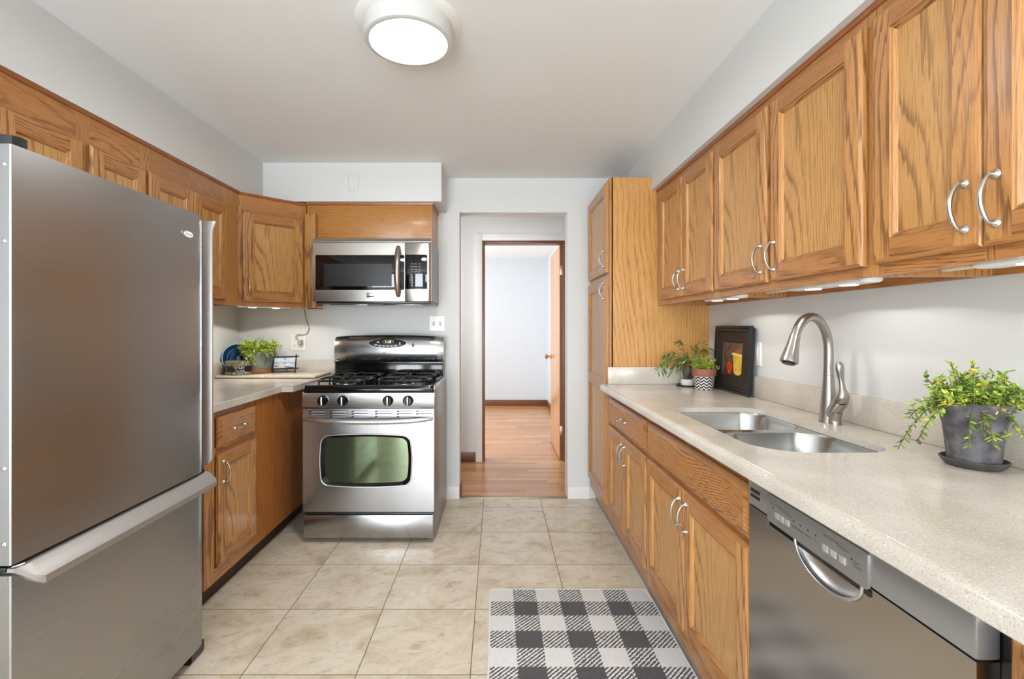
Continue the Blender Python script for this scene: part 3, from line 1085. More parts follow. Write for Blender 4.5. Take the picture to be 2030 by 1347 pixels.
fa = thing('faucet', 'brushed nickel high-arc pull-down kitchen faucet behind the sink', 'faucet', (1.176, 1.69, CT), 0)
bd = M().lathe([(0.030, 0.0), (0.030, 0.006), (0.027, 0.012), (0.0245, 0.06), (0.021, 0.10), (0.018, 0.14), (0.0165, 0.168)], 'brushed_faucet', n=32)
obj('body', bd, fa)
th = R(205)                    # spout swings out over the bowls
dx, dy = math.cos(th), math.sin(th)
path, rad = [(0, 0, 0.169), (0, 0, 0.20), (0, 0, 0.255)], [0.0162, 0.0155, 0.0150]
for k in range(1, 15):
    a = R(180 - k * 11)
    rr_ = 0.098
    path.append((dx * (rr_ + rr_ * math.cos(a)), dy * (rr_ + rr_ * math.cos(a)), 0.255 + 0.118 * math.sin(a)))
    rad.append(0.0150)
obj('spout', M().tube(path, rad, 'brushed_faucet', 20), fa, smooth=60)
e0, e1 = Vector(path[-1]), (Vector(path[-1]) - Vector(path[-2])).normalized()
e1 = (e1 + Vector((dx * 0.0, dy * 0.0, -0.35))).normalized()
hp = [e0 + e1 * q for q in (-0.002, 0.02, 0.05, 0.085, 0.092, 0.094)]
sh = obj('spray_head', M().tube(hp, [0.0165, 0.0175, 0.0215, 0.0275, 0.0275, 0.025], 'brushed_faucet', 24), fa, smooth=50)
obj('nozzle', M().tube([e0 + e1 * 0.0935, e0 + e1 * 0.099], [0.021, 0.018], 'black_plastic', 24), sh)
bo_ = M().tube([(0, -0.004, 0.022), (0, -0.03, 0.048), (0, -0.055, 0.078), (0, -0.062, 0.086)], [0.019, 0.021, 0.0225, 0.0225], 'brushed_faucet', 24)
bo_.lathe([(0.020, 0.0), (0.020, 0.010), (0.017, 0.02)], 'brushed_faucet', (0, -0.030, 0.0), 8)
bo_.tube([(0, -0.030, 0.012), (0, -0.038, 0.045)], [0.018, 0.019], 'brushed_faucet', 12)
obj('valve', bo_, fa, smooth=50)
lv = M().tube([(0, -0.062, 0.087), (0, -0.070, 0.098), (0, -0.072, 0.112), (0, -0.068, 0.128), (-0.002, -0.067, 0.150), (-0.006, -0.067, 0.175), (-0.010, -0.069, 0.198), (-0.012, -0.070, 0.213), (-0.013, -0.070, 0.220)],
              [0.0235, 0.0215, 0.017, 0.011, 0.0085, 0.0115, 0.0145, 0.012, 0.004], 'brushed_faucet', 20, flat=0.75)
obj('lever', lv, fa, smooth=60)

# ------------------------------------------------------------------ dishwasher
dw = thing('dishwasher', 'stainless dishwasher under the right worktop', 'dishwasher', (0.652, 1.232, 0), RW)
WD = 0.590
scx, scw, zp = 0.292, 0.096, 0.793     # scoop centre, half width, panel underside
out = [(0.004, 0.105), (WD - 0.004, 0.105), (WD - 0.004, zp - 0.003), (0.004, zp - 0.003)]
arc = [(scx + scw * math.cos(R(a)), zp - 0.006 + 0.058 * math.sin(R(a))) for a in range(180, 361, 12)]
dm = M().plate(out, [arc], -0.002, 0.030, 'stainless_dark', 'y')
obj('door', dm, dw, label='brushed stainless door')
rings = []
for q in range(7):
    t_ = q / 6.0
    s_ = math.sqrt(max(0.0, 1 - t_ * t_ * 0.96))
    rings.append([(scx + (p[0] - scx) * s_, 0.0 + 0.027 * t_, zp - 0.006 + (p[1] - zp + 0.006) * s_) for p in arc])
sc_ = M().loft(rings, 'stainless_light', closed=False, cap0=False, cap1=False)
obj('grip_scoop', sc_, dw, smooth=80, label='bright curved grip recess')
lip = M().tube([(p[0], -0.004, p[1]) for p in arc], 0.0035, 'stainless_light', 8)
obj('scoop_rim', lip, dw, smooth=60)
pn = M().box(0.002, WD - 0.002, -0.004, 0.03, zp, 0.868, 'panel_grey', 0.004)
po = obj('control_panel', pn, dw, label='satin grey control strip')
pf = M().plate(rrect(0.098, 0.405, zp - 0.006, 0.852, 0.006, 4), [], -0.009, -0.0035, 'panel_grey', 'y')
obj('fascia', pf, po)
obj('under_lip', M().box(0.10, 0.404, -0.0045, 0.02, zp - 0.018, zp - 0.0065, 'black_glass'), po)
for r_ in range(2):
    for q in range(5):
        obj('vent_slot', M().box(0.016 + q * 0.0085, 0.0225 + q * 0.0085, -0.0046, -0.003, 0.829 - r_ * 0.014, 0.837 - r_ * 0.014, 'black_plastic'), po)
for bx in (0.132, 0.151, 0.170, 0.292, 0.314, 0.338):
    obj('button', M().box(bx, bx + 0.016, -0.0115, -0.008, zp + 0.012, zp + 0.026, 'button_grey', 0.001), po)
led = M()
for lx in (0.120, 0.197, 0.220, 0.244, 0.268, 0.366):
    led.box(lx, lx + 0.005, -0.0095, -0.008, zp + 0.030, zp + 0.033, 'ink_dark')
ft = lambda cx_, cz_: (lambda u, v_: (cx_ + u, -0.0093, cz_ + v_))
for s_, cx_, cz_, sz in (('Cancel', 0.120, zp + 0.040, 0.006), ('Rinse', 0.140, zp + 0.042, 0.006), ('Delay Hours', 0.160, zp + 0.040, 0.006), ('Options', 0.182, zp + 0.037, 0.006),
                         ('Washing', 0.200, zp + 0.020, 0.006), ('Drying', 0.223, zp + 0.020, 0.006), ('Sensing', 0.247, zp + 0.020, 0.006), ('Hi', 0.271, zp + 0.020, 0.006),
                         ('Start', 0.300, zp + 0.044, 0.006), ('High Temp', 0.322, zp + 0.044, 0.006), ('Heated Dry', 0.347, zp + 0.040, 0.006), ('Lock', 0.380, zp + 0.030, 0.006), ('Controls', 0.382, zp + 0.023, 0.006)):
    led.text(s_, sz, 'ink_dark', ft(cx_, cz_))
obj('lettering', led, po, smooth=None, recalc=False)
obj('body', M().box(0.01, WD + 0.016, 0.031, 0.56, 0.10, 0.866, 'black_plastic'), dw)
obj('toe_panel', M().box(0.0, WD, 0.06, 0.072, 0.0, 0.10, 'black_plastic'), dw)

# ------------------------------------------------------------------ refrigerator
FX, FY0, FY1 = -1.108, 1.087, 1.837
fr = thing('refrigerator', 'stainless bottom-freezer refrigerator at the left', 'refrigerator', (FX - 0.38, (FY0 + FY1) / 2, 0), 0)
fox, foy = FX - 0.38, (FY0 + FY1) / 2


def loc(mb):
    mb.v = [(x - fox, y - foy, z) for x, y, z in mb.v]
    return mb


obj('cabinet_body', loc(M().box(XL + 0.03, FX - 0.075, FY0 + 0.004, FY1 - 0.004, 0.03, 1.655, 'fridge_side_grey', 0.006)), fr, label='grey painted cabinet sides')
# rounded-edge doors seen from above (x,y)
dp = [(FX - 0.068, FY0), (FX - 0.004, FY0), (FX - 0.001, FY0 + 0.002), (FX, FY0 + 0.006)]
dp += [(FX - 0.0, FY1 - 0.075)]
for k in range(1, 9):
    a = k / 8.0
    dp.append((FX - 0.030 * a ** 2.2, FY1 - 0.075 + 0.073 * a))
dp += [(FX - 0.045, FY1), (FX - 0.068, FY1)]
ud = obj('door', loc(M().prism(dp, 'z', 0.700, 1.664, 'stainless_fridge')), fr, smooth=30)
ld = obj('freezer_drawer', loc(M().prism(dp, 'z', 0.050, 0.676, 'stainless_fridge')), fr, smooth=30)
obj('gasket', loc(M().box(FX - 0.064, FX - 0.012, FY0 + 0.01, FY1 - 0.012, 0.674, 0.702, 'black_plastic')
    .box(FX - 0.076, FX - 0.066, FY0 + 0.012, FY1 - 0.012, 0.06, 1.65, 'black_plastic')), fr)
# full-height edge grip of the door
hrings = []
for z, o_ in ((0.712, 0.0), (0.718, 0.008), (0.735, 0.017), (0.76, 0.020), (1.59, 0.020), (1.625, 0.022), (1.645, 0.030), (1.655, 0.033)):
    bx0 = FX - 0.050
    hrings.append([(bx0, FY1 + 0.002, z), (FX - 0.032, FY1 + 0.002, z), (FX - 0.022 + o_ * 0.5, FY1 + 0.004, z), (FX - 0.014 + o_, FY1 + 0.007, z),
                   (FX - 0.012 + o_, FY1 + 0.011, z), (FX - 0.016 + o_ * 0.8, FY1 + 0.016, z), (bx0, FY1 + 0.018, z)])
obj('handle', loc(M().loft(hrings, 'stainless_light')), ud, smooth=50, label='full-height edge grip')
# sloping lip of the freezer drawer
lr = []
for y, d_ in ((FY0 + 0.006, 0.04), (FY0 + 0.018, 0.30), (FY0 + 0.032, 0.75), (FY0 + 0.046, 1.0), (FY1 - 0.03, 1.0), (FY1 - 0.010, 0.95), (FY1 - 0.002, 0.75)):
    D = lambda q: FX + (q) * d_
    q = 0.15 + 0.85 * d_
    Z = lambda z: 0.690 - (0.690 - z) * q
    lr.append([(FX - 0.03, y, 0.690), (FX - 0.004, y, 0.690), (D(0.004), y, Z(0.687)), (D(0.032), y, Z(0.660)), (D(0.036), y, Z(0.655)), (D(0.037), y, Z(0.648)), (D(0.036), y, Z(0.638)), (D(0.031), y, Z(0.635)),
               (D(0.006), y, Z(0.641)), (FX - 0.006, y, Z(0.643)), (FX - 0.03, y, Z(0.643))])
obj('handle', loc(M().loft(lr, 'stainless_lip')), ld, smooth=24, label='sloping full-width grip lip')
scr = []
for z in (1.618, 1.442, 0.922, 0.749):
    s_ = M()
    s_.lathe([(0.0065, 0.0), (0.0060, 0.002), (0.0035, 0.0032), (0.0032, 0.0022)], 'satin_nickel', (FX - 0.0155, FY0 + 0.0005, z), 16, axis='y')
    obj('screw', loc(s_), ud)
hc = M()
hc.plate([(FX - 0.19, FY0 + 0.06), (FX - 0.19, FY0 + 0.004), (FX - 0.03, FY0 + 0.004), (FX - 0.010, FY0 + 0.012), (FX - 0.002, FY0 + 0.026), (FX - 0.006, FY0 + 0.044), (FX - 0.03, FY0 + 0.058)], [], 1.667, 1.688, 'black_plastic')
obj('hinge_cover', loc(hc), fr, label='glossy black top hinge cover')
obj('hinge', loc(M().box(FX - 0.10, FX - 0.015, FY0 + 0.002, FY0 + 0.045, 0.682, 0.694, 'black_plastic', 0.003).tube([(FX - 0.06, FY0 + 0.004, 0.688), (FX - 0.02, FY0 + 0.008, 0.687), (FX + 0.002, FY0 + 0.03, 0.692)], 0.0035, 'satin_nickel', 8)), fr)
bdg = M().plate(ellipse(0, 0, 0.031, 0.0125), [], FX - 0.001, FX + 0.0025, 'stainless_light', 'x')
bdg.v = [(x, y + FY1 - 0.133, z + 1.578) for x, y, z in bdg.v]
bdg.plate([(FY1 - 0.128 + a, 1.578 + b) for a, b in ellipse(0, 0, 0.024, 0.0100)], [], FX + 0.0024, FX + 0.0036, 'ink_white', 'x')
bdg.text('Amana', 0.0135, 'ink_dark', lambda u, v_: (FX + 0.0039, FY1 - 0.128 + u, 1.578 + v_))
obj('badge', loc(bdg), ud, label='oval badge lettered Amana')
obj('toe_grille', loc(M().box(FX - 0.085, FX - 0.055, FY0 + 0.02, FY1 - 0.02, 0.012, 0.046, 'black_plastic', 0.004)), fr)
for yy_ in (FY0 + 0.05, FY1 - 0.055):
    obj('foot', loc(M().prism([(FX - 0.10, 0.0), (FX - 0.020, 0.0), (FX - 0.014, 0.012), (FX - 0.014, 0.048), (FX - 0.10, 0.048)], 'y', yy_ - 0.03, yy_ + 0.045, 'black_plastic')), fr)

# ------------------------------------------------------------------ gas range
RX0, RX1, RY, RB = -1.117, -0.360, 2.752, 3.405
rc_ = (RX0 + RX1) / 2
rg = thing('gas_range', 'stainless freestanding gas range with black cooktop', 'range', (rc_, RY, 0))


def rl(mb):
    mb.v = [(x - rc_, y - RY, z) for x, y, z in mb.v]
    return mb


obj('body', rl(M().box(RX0 + 0.002, RX1 - 0.002, RY + 0.03, RB, 0.02, 0.875, 'range_side_grey', 0.004)), rg, label='grey enamelled body sides')
for fx_ in (RX0 + 0.06, RX1 - 0.06):
    for fy_ in (RY + 0.07, RB - 0.06):
        obj('foot', rl(M().lathe([(0.016, 0.0), (0.016, 0.014), (0.008, 0.016), (0.008, 0.024)], 'black_plastic', (fx_, fy_, 0), 16)), rg)
obj('storage_drawer', rl(M().box(RX0 + 0.006, RX1 - 0.006, RY - 0.012, RY + 0.029, 0.031, 0.163, 'stainless_level', 0.004)), rg)
obj('lower_shadow_gap', rl(M().box(RX0 + 0.01, RX1 - 0.01, RY + 0.005, RY + 0.0295, 0.163, 0.184, 'black_plastic')), rg).name = 'drawer_shade_strip'  # black strip standing in for the shade between drawer and oven door
wcx, wcz = (-1.016 - 0.489) / 2, 0.478


def bulge(hw, hh, bw_, bh, r, n=10):
    """rounded rectangle whose sides bow outward"""
    pts = []
    for x, y in rrect(-hw, hw, -hh, hh, r, n):
        pts.append((x + math.copysign(bw_ * (1 - min(1, abs(y) / hh) ** 2), x) * (abs(x) / hw) ** 4, y + math.copysign(bh * (1 - min(1, abs(x) / hw) ** 2), y) * (abs(y) / hh) ** 4))
    out_ = []
    for i, p in enumerate(pts):          # refine long sides so that the bow shows
        q = pts[(i + 1) % len(pts)]
        out_.append(p)
        ln = math.hypot(q[0] - p[0], q[1] - p[1])
        if ln > 0.05:
            for s_ in range(1, 12):
                a = s_ / 12
                x, y = p[0] + (q[0] - p[0]) * a, p[1] + (q[1] - p[1]) * a
                if abs(q[0] - p[0]) > abs(q[1] - p[1]):
                    y = math.copysign(hh + bh * (1 - (x / hw) ** 2), y)
                else:
                    x = math.copysign(hw + bw_ * (1 - (y / hh) ** 2), x)
                out_.append((x, y))
    return out_


WO = [(wcx + x, wcz + z) for x, z in bulge(0.252, 0.140, 0.012, 0.013, 0.035)]
dm = M().plate([(RX0 + 0.002, 0.184), (RX1 - 0.002, 0.184), (RX1 - 0.002, 0.776), (RX0 + 0.002, 0.776)], [WO], RY - 0.014, RY + 0.029, 'stainless_level', 'y')
od = obj('oven_door', rl(dm), rg)
rim = [(wcx + x, RY - 0.015, wcz + z) for x, z in bulge(0.252, 0.140, 0.012, 0.013, 0.035)]
rim.append(rim[0])
win = M()
r0 = [(wcx + x * 1.0, RY - 0.0145, wcz + z) for x, z in bulge(0.252, 0.140, 0.012, 0.013, 0.035)]
r1 = [(wcx + x * 0.915, RY + 0.002, wcz + z * 0.875) for x, z in bulge(0.252, 0.140, 0.012, 0.013, 0.035)]
win.loft([r0, r1], 'black_enamel', cap0=False, cap1=False)
win.add(r1, [tuple(range(len(r1)))], 'oven_glass')
wo = obj('oven_window', rl(win), od, smooth=40, label='tinted glass window in a black surround')
obj('window_trim', rl(M().tube(rim, 0.0035, 'stainless_light', 8)), od, smooth=60)
for rr2, xs in ((0, (0.05, 0.17, 0.295, 0.43, 0.555, 0.665)), (1, (0.05, 0.17, 0.295, 0.43, 0.555, 0.665)), (2, (0.17, 0.295, 0.43, 0.555))):
    for x_ in xs:
        sl = M()
        sl.box(RX0 + x_ - 0.012, RX0 + x_ + 0.078, RY - 0.0155, RY - 0.012, 0.757 - rr2 * 0.0145, 0.764 - rr2 * 0.0145, 'black_plastic')
        sl.box(RX0 + x_ + 0.002, RX0 + x_ + 0.078, RY - 0.0165, RY - 0.0155, 0.757 - rr2 * 0.0145, 0.7605 - rr2 * 0.0145, 'stainless_light')
        obj('vent_slot', rl(sl), od)
hpth, hr = [], []
for k in range(21):
    a = k / 20.0
    q = 1 - (2 * a - 1) ** 4
    hpth.append((RX0 + 0.012 + a * (RX1 - RX0 - 0.024), RY - 0.020 - 0.040 * q, 0.719 - 0.010 * (1 - (2 * a - 1) ** 2)))
    hr.append(0.0105 + 0.005 * q)
obj('handle', rl(M().tube(hpth, hr, 'stainless_light', 16)), od, smooth=60, label='bowed full-width handle')
cp = M().prism([(RY + 0.029, 0.786), (RY - 0.016, 0.786), (RY - 0.018, 0.790), (RY - 0.012, 0.866), (RY - 0.006, 0.869), (RY + 0.029, 0.869)], 'x', RX0 + 0.0, RX1 - 0.0, 'stainless_level')
co = obj('control_panel', rl(cp), rg)
for i, kx in enumerate((-0.998, -0.883, -0.624, -0.509)):
    kb = M()
    kb.lathe([(0.030, -0.002), (0.030, 0.008), (0.026, 0.020), (0.022, 0.024), (0.0, 0.024)], 'black_enamel', (kx, RY - 0.0155, 0.823), 28, axis='y')
    ko = obj('knob', rl(kb), co)
    obj('knob_grip', rl(M().box(kx - 0.006, kx + 0.006, RY - 0.050, RY - 0.038, 0.797, 0.849, 'stainless_light', 0.005)), ko)
    mk = M()
    for q in range(6):
        a = R(200 + q * 28)
        mk.box(kx + 0.0275 * math.cos(a) - 0.0016, kx + 0.0275 * math.cos(a) + 0.0016, RY - 0.026, RY - 0.0245, 0.823 + 0.0275 * math.sin(a) - 0.0016, 0.823 + 0.0275 * math.sin(a) + 0.0016, 'ink_white')
    s_ = -1 if i < 2 else 1
    mk.plate([(kx + s_ * 0.034 + a, 0.855 + b_) for a, b_ in ellipse(0, 0, 0.003, 0.003, 10)], [], RY - 0.0145, RY - 0.012, 'ink_dark', 'y')
    obj('knob_marking', rl(mk), ko)
# cooktop pan
ct_ = M()
ct_.box(RX0 + 0.004, RX1 - 0.004, RY - 0.012, RB - 0.09, 0.8695, 0.896, 'black_enamel', 0.008, 3)
ct_.loft([[(x, y, 0.896) for x, y in rrect(RX0 + 0.006, RX1 - 0.006, RY - 0.010, RB - 0.092, 0.02, 5)],
          [(x, y, 0.908) for x, y in rrect(RX0 + 0.010, RX1 - 0.010, RY - 0.004, RB - 0.096, 0.02, 5)],
          [(x, y, 0.910) for x, y in rrect(RX0 + 0.018, RX1 - 0.018, RY + 0.004, RB - 0.10, 0.02, 5)],
          [(x, y, 0.901) for x, y in rrect(RX0 + 0.05, RX1 - 0.05, RY + 0.035, RB - 0.115, 0.03, 5)],
          [(x, y, 0.899) for x, y in rrect(RX0 + 0.07, RX1 - 0.07, RY + 0.055, RB - 0.13, 0.03, 5)]], 'black_enamel')
ko = obj('cooktop', rl(ct_), rg, label='glossy black cooktop')
for x_ in (RX0, RX1 - 0.005):
    obj('side_trim', rl(M().box(x_, x_ + 0.005, RY + 0.0, RB - 0.09, 0.876, 0.907, 'stainless_level', 0.001)), rg)
for gx in (rc_ - 0.178, rc_ + 0.178):
    for gy in (RY + 0.155, RY + 0.405):
        bn = M().lathe([(0.055, 0.899), (0.052, 0.908), (0.045, 0.910), (0.045, 0.916), (0.040, 0.922), (0.0, 0.923)], 'black_iron', (gx, gy, 0), 28)
        bn.lathe([(0.060, 0.8995), (0.060, 0.904), (0.056, 0.905)], 'stainless_light', (gx, gy, 0), 28)
        obj('burner', rl(bn), ko)
        g = M()
        ring = [(x, y, 0.929) for x, y in rrect(gx - 0.150, gx + 0.150, gy - 0.108, gy + 0.108, 0.055, 6)]
        ring.append(ring[0]); ring.append(ring[1])
        g.tube(ring, 0.0065, 'black_iron', 8)
        for a, (ex_, ey_) in enumerate(((0.150, 0), (-0.150, 0), (0, 0.108), (0, -0.108))):
            L_ = math.hypot(ex_, ey_)
            ux, uy = ex_ / L_, ey_ / L_
            g.tube([(gx + ex_, gy + ey_, 0.929), (gx + ux * (L_ - 0.03), gy + uy * (L_ - 0.03), 0.938), (gx + ux * 0.035, gy + uy * 0.035, 0.940), (gx + ux * 0.028, gy + uy * 0.028, 0.932)], [0.0065, 0.0065, 0.006, 0.004], 'black_iron', 8)
        for sx_ in (-1, 1):
            for sy_ in (-1, 1):
                g.tube([(gx + sx_ * 0.132, gy + sy_ * 0.090, 0.930), (gx + sx_ * 0.136, gy + sy_ * 0.094, 0.901)], [0.0065, 0.005], 'black_iron', 8)
        obj('grate', rl(g), rg, smooth=50)
# backguard
bgx0, bgx1 = RX0 - 0.012, RX1 - 0.012
bk = M()
nseg = 16
rings = []
for k in range(nseg + 1):
    a = k / nseg
    x = bgx0 + (bgx1 - bgx0) * a
    top = 1.180 + 0.013 * (1 - (2 * a - 1) ** 2)
    e_ = 0.0 if 0 < k < nseg else 0.010
    rings.append([(x, RB, 1.008 + e_), (x, 3.318 + e_, 1.008 + e_), (x, 3.306 + e_, 1.03), (x, 3.303 + e_, 1.08), (x, 3.308 + e_, 1.13), (x, 3.322 + e_, top - 0.018), (x, 3.336 + e_, top - 0.004 - e_ * 0.4), (x, 3.350, top - e_ * 0.4), (x, RB, top - e_ * 0.4)])
bk.loft(rings, 'stainless_level')
bo = obj('backguard', rl(bk), rg, smooth=40)
obj('vent_band', rl(M().box(bgx0 + 0.004, bgx1 - 0.004, 3.322, RB, 0.876, 1.007, 'black_enamel', 0.004).box(bgx0 + 0.004, bgx1 - 0.004, 3.308, 3.325, 0.996, 1.001, 'black_enamel')), rg, label='glossy black band below the backguard')
dcx, dcz = -0.758, 1.133


def bgy(z):                      # front of the curved backguard at a height
    pr = [(1.008, 3.318), (1.03, 3.306), (1.08, 3.303), (1.13, 3.308), (1.165, 3.322), (1.185, 3.336)]
    for (z0, y0), (z1, y1) in zip(pr, pr[1:]):
        if z <= z1:
            return y0 + (y1 - y0) * (z - z0) / (z1 - z0)
    return 3.336


def patch(mb, cx_, cz_, rx, rz, off, mat, n=40):
    rings = []
    for s_ in (1.0, 0.75, 0.5, 0.25, 0.03):
        rings.append([(cx_ + x * s_, bgy(cz_ + z * s_) - off, cz_ + z * s_) for x, z in ellipse(0, 0, rx, rz, n)])
    mb.loft([[(x, y + off + 0.001, z) for x, y, z in rings[0]]] + rings, mat, cap0=False)


dsp = M()
patch(dsp, dcx, dcz, 0.134, 0.0345, 0.003, 'stainless_light')
patch(dsp, dcx, dcz, 0.130, 0.0315, 0.0042, 'black_plastic')
dso = obj('display', rl(dsp), bo, smooth=50, label='black oval control display')
clk = M()
patch(clk, dcx + 0.003, dcz + 0.0105, 0.040, 0.0145, 0.0052, 'stainless_light', 28)
patch(clk, dcx + 0.003, dcz + 0.0105, 0.036, 0.0125, 0.0062, 'black_glass', 28)
clk.text('11:25', 0.021, 'display_digits', lambda u, v_: (dcx + 0.003 + u, bgy(dcz + 0.0105 + v_) - 0.0070, dcz + 0.0105 + v_))
obj('clock', rl(clk), dso, smooth=50)
for bx_, bz_ in ((-0.066, 0.0085), (-0.080, -0.011), (-0.053, -0.017), (-0.026, -0.019), (0.001, -0.0195), (0.028, -0.019), (0.055, -0.0165)):
    b_ = M()
    patch(b_, dcx + bx_, dcz + bz_, 0.0115, 0.0065, 0.0058, 'button_grey', 16)
    obj('button', rl(b_), dso, smooth=50)
ic = M()
for q in range(3):
    ic.box(dcx + 0.080, dcx + 0.090, bgy(dcz) - 0.0075, bgy(dcz) - 0.004, dcz + 0.004 - q * 0.006, dcz + 0.007 - q * 0.006, 'ink_white')
obj('icon', rl(ic), dso)
sw = M()
patch(sw, -0.581, 1.120, 0.0085, 0.0125, 0.006, 'black_plastic', 20)
obj('light_switch', rl(sw), bo, smooth=50)
lg = M().box(dcx - 0.031, dcx - 0.018, bgy(1.067) - 0.0012, bgy(1.067) + 0.003, 1.0615, 1.0725, 'ink_dark')
lg.text('M', 0.010, 'stainless_light', lambda u, v_: (dcx - 0.0245 + u, bgy(1.067) - 0.0016, 1.067 + v_))
lg.text('MAYTAG', 0.0105, 'ink_dark', lambda u, v_: (dcx - 0.014 + u, bgy(1.067) - 0.0010, 1.067 + v_), align='LEFT')
obj('badge', rl(lg), bo, label='small dark lettering MAYTAG')

# ------------------------------------------------------------------ microwave
MX0, MX1, MY, MZ0, MZ1 = -1.168, -0.412, 3.045, 1.392, 1.798
MSX, MSZ = -0.009, 0.016
mc = (MX0 + MX1) / 2
mw = thing('microwave', 'stainless microwave mounted over the gas range', 'microwave', (mc + MSX, MY, MZ0 + MSZ))


def ml(mb):
    mb.v = [(x - mc, y - MY, z - MZ0) for x, y, z in mb.v]
    return mb


obj('body', ml(M().box(MX0 + 0.006, MX1 - 0.002, MY + 0.042, YB - 0.002, MZ0 + 0.004, MZ1 - 0.003, 'range_side_grey', 0.003)), mw, label='grey metal case')
obj('underside', ml(M().box(MX0 + 0.02, MX1 - 0.004, MY + 0.01, YB - 0.02, MZ0 - 0.012, MZ0 + 0.003, 'black_plastic', 0.004)
    .box(MX0 + 0.07, mc - 0.06, MY + 0.12, YB - 0.12, MZ0 - 0.017, MZ0 - 0.012, 'stainless_level', 0.002)
    .box(mc + 0.04, MX1 - 0.07, MY + 0.12, YB - 0.12, MZ0 - 0.017, MZ0 - 0.012, 'stainless_level', 0.002)), mw)
obj('vent_grille', ml(M().prism([(MY + 0.041, 1.772), (MY - 0.004, 1.770), (MY - 0.004, 1.776), (MY + 0.012, MZ1), (MY + 0.041, MZ1)], 'x', MX0, MX1, 'stainless_warm')), mw)
DXR = -0.5785
dd = M()
WIN = rrect(-1.150, DXR - 0.0005, 1.467, 1.690, 0.004, 3)
dd.plate([(MX0, MZ0 + 0.002), (DXR, MZ0 + 0.002), (DXR, 1.768), (MX0, 1.768)], [rrect(-1.150, DXR - 0.003, 1.467, 1.690, 0.006, 3)], MY, MY + 0.04, 'stainless_warm', 'y')
do = obj('door', ml(dd), mw)
g = M().box(-1.150, DXR - 0.003, MY + 0.0015, MY + 0.030, 1.467, 1.690, 'black_glass', 0.001)
g.box(-1.098, -0.663, MY + 0.0008, MY + 0.002, 1.491, 1.634, 'oven_screen' if False else 'black_plastic')
go = obj('window', ml(g), do, label='black glass door window')
hp_, hr_ = [], []
for k in range(17):
    a = k / 16.0
    q = 1 - (2 * a - 1) ** 2
    hp_.append((-0.620, MY - 0.006 - 0.040 * q, 1.424 + a * 0.320))
    hr_.append(0.010 + 0.007 * q ** 0.5)
obj('handle', ml(M().tube(hp_, hr_, 'bronze_steel', 16, flat=1.15)), do, smooth=60, label='bowed vertical handle')
bg = M().box(-0.823, -0.768, MY - 0.003, MY, 1.418, 1.4495, 'stainless_light', 0.001)
bg.text('FRIGIDAIRE', 0.0085, 'ink_white', lambda u, v_: (-0.7955 + u, MY - 0.0034, 1.438 + v_))
bg.box(-0.818, -0.773, MY - 0.0035, MY - 0.003, 1.421, 1.430, 'ink_dark')
obj('badge', ml(bg), do, label='small steel plate lettered FRIGIDAIRE')
cpn = M().box(DXR + 0.0015, MX1 - 0.012, MY + 0.0005, MY + 0.041, MZ0 + 0.002, 1.768, 'stainless_warm', 0.002)
cpn.prism([(MX1 - 0.0125, MY + 0.041), (MX1 - 0.0125, MY + 0.001), (MX1 - 0.008, MY - 0.002), (MX1 - 0.003, MY + 0.002), (MX1, MY + 0.012), (MX1, MY + 0.041)], 'z', MZ0 + 0.002, 1.768, 'stainless_light')
cpo = obj('control_panel', ml(cpn), mw)
kp = M().box(DXR + 0.002, MX1 - 0.024, MY - 0.0008, MY + 0.003, 1.472, 1.693, 'black_glass', 0.0005)
kpo = obj('keypad', ml(kp), cpo, label='black glass keypad')
tx_ = M()
kx0 = -0.532
rows = [('timer', 'clock', 'cook'), ('popcorn', 'potato', 'pizza'), ('soup', 'veg', 'melt'), ('soften', 'defrost', 'power'), ('1', '2', '3'), ('4', '5', '6'), ('7', '8', '9'), ('off', '0', 'start'), ('fan', 'light', 'lock')]
for i, rw_ in enumerate(rows):
    for j, s_ in enumerate(rw_):
        zz = 1.634 - i * 0.0175
        xx_ = kx0 + j * 0.0235
        tx_.text(s_, 0.0115 if s_.isdigit() else 0.0068, 'ink_white', lambda u, v_, xx_=xx_, zz=zz: (xx_ + u, MY - 0.0012, zz + v_))
obj('lettering', ml(tx_), kpo, smooth=None, recalc=False)

# ------------------------------------------------------------------ rug
rgx0, rgy1 = -0.033, 2.249
t = thing('area_rug', 'black and white buffalo-check kitchen rug on the tile floor', 'rug', (rgx0 + 0.004, rgy1 - 0.004, 0))
rgm = M().box(0.0, 0.7315, -1.238, 0.0, 0.002, 0.011, 'rug_weave', 0.004)
obj('pile', rgm, t)
obj('binding', M().tube([(0, 0, 0.006), (0.7315, 0, 0.006), (0.7315, -1.238, 0.006), (0, -1.238, 0.006), (0, 0, 0.006)], 0.0055, 'rug_binding', 8), t)

# ------------------------------------------------------------------ ceiling lamp
lx, ly = -0.315, 1.705
t = thing('ceiling_light', 'round white flush-mount ceiling lamp, lit', 'ceiling light', (lx, ly, ZC))
obj('mount_ring', M().lathe([(0.186, 0.0), (0.185, -0.004), (0.176, -0.010), (0.158, -0.014), (0.150, -0.014)], 'white_plastic', n=64), t)
obj('housing', M().lathe([(0.157, -0.010), (0.157, -0.060), (0.155, -0.067), (0.150, -0.070), (0.141, -0.070)], 'lamp_white', n=64), t)
obj('diffuser', M().lathe([(0.1405, -0.0695), (0.135, -0.0705), (0.05, -0.0715), (0.001, -0.0715)], 'lamp_glow', n=64), t, label='glowing white diffuser')
area_light('lamp_light', (lx, ly, ZC - 0.075), (lx, ly, 0), 0.27, 0.27, 13, (1.0, 0.985, 0.96), 180, shape='DISK').parent = None

# ------------------------------------------------------------------ under-cabinet lights


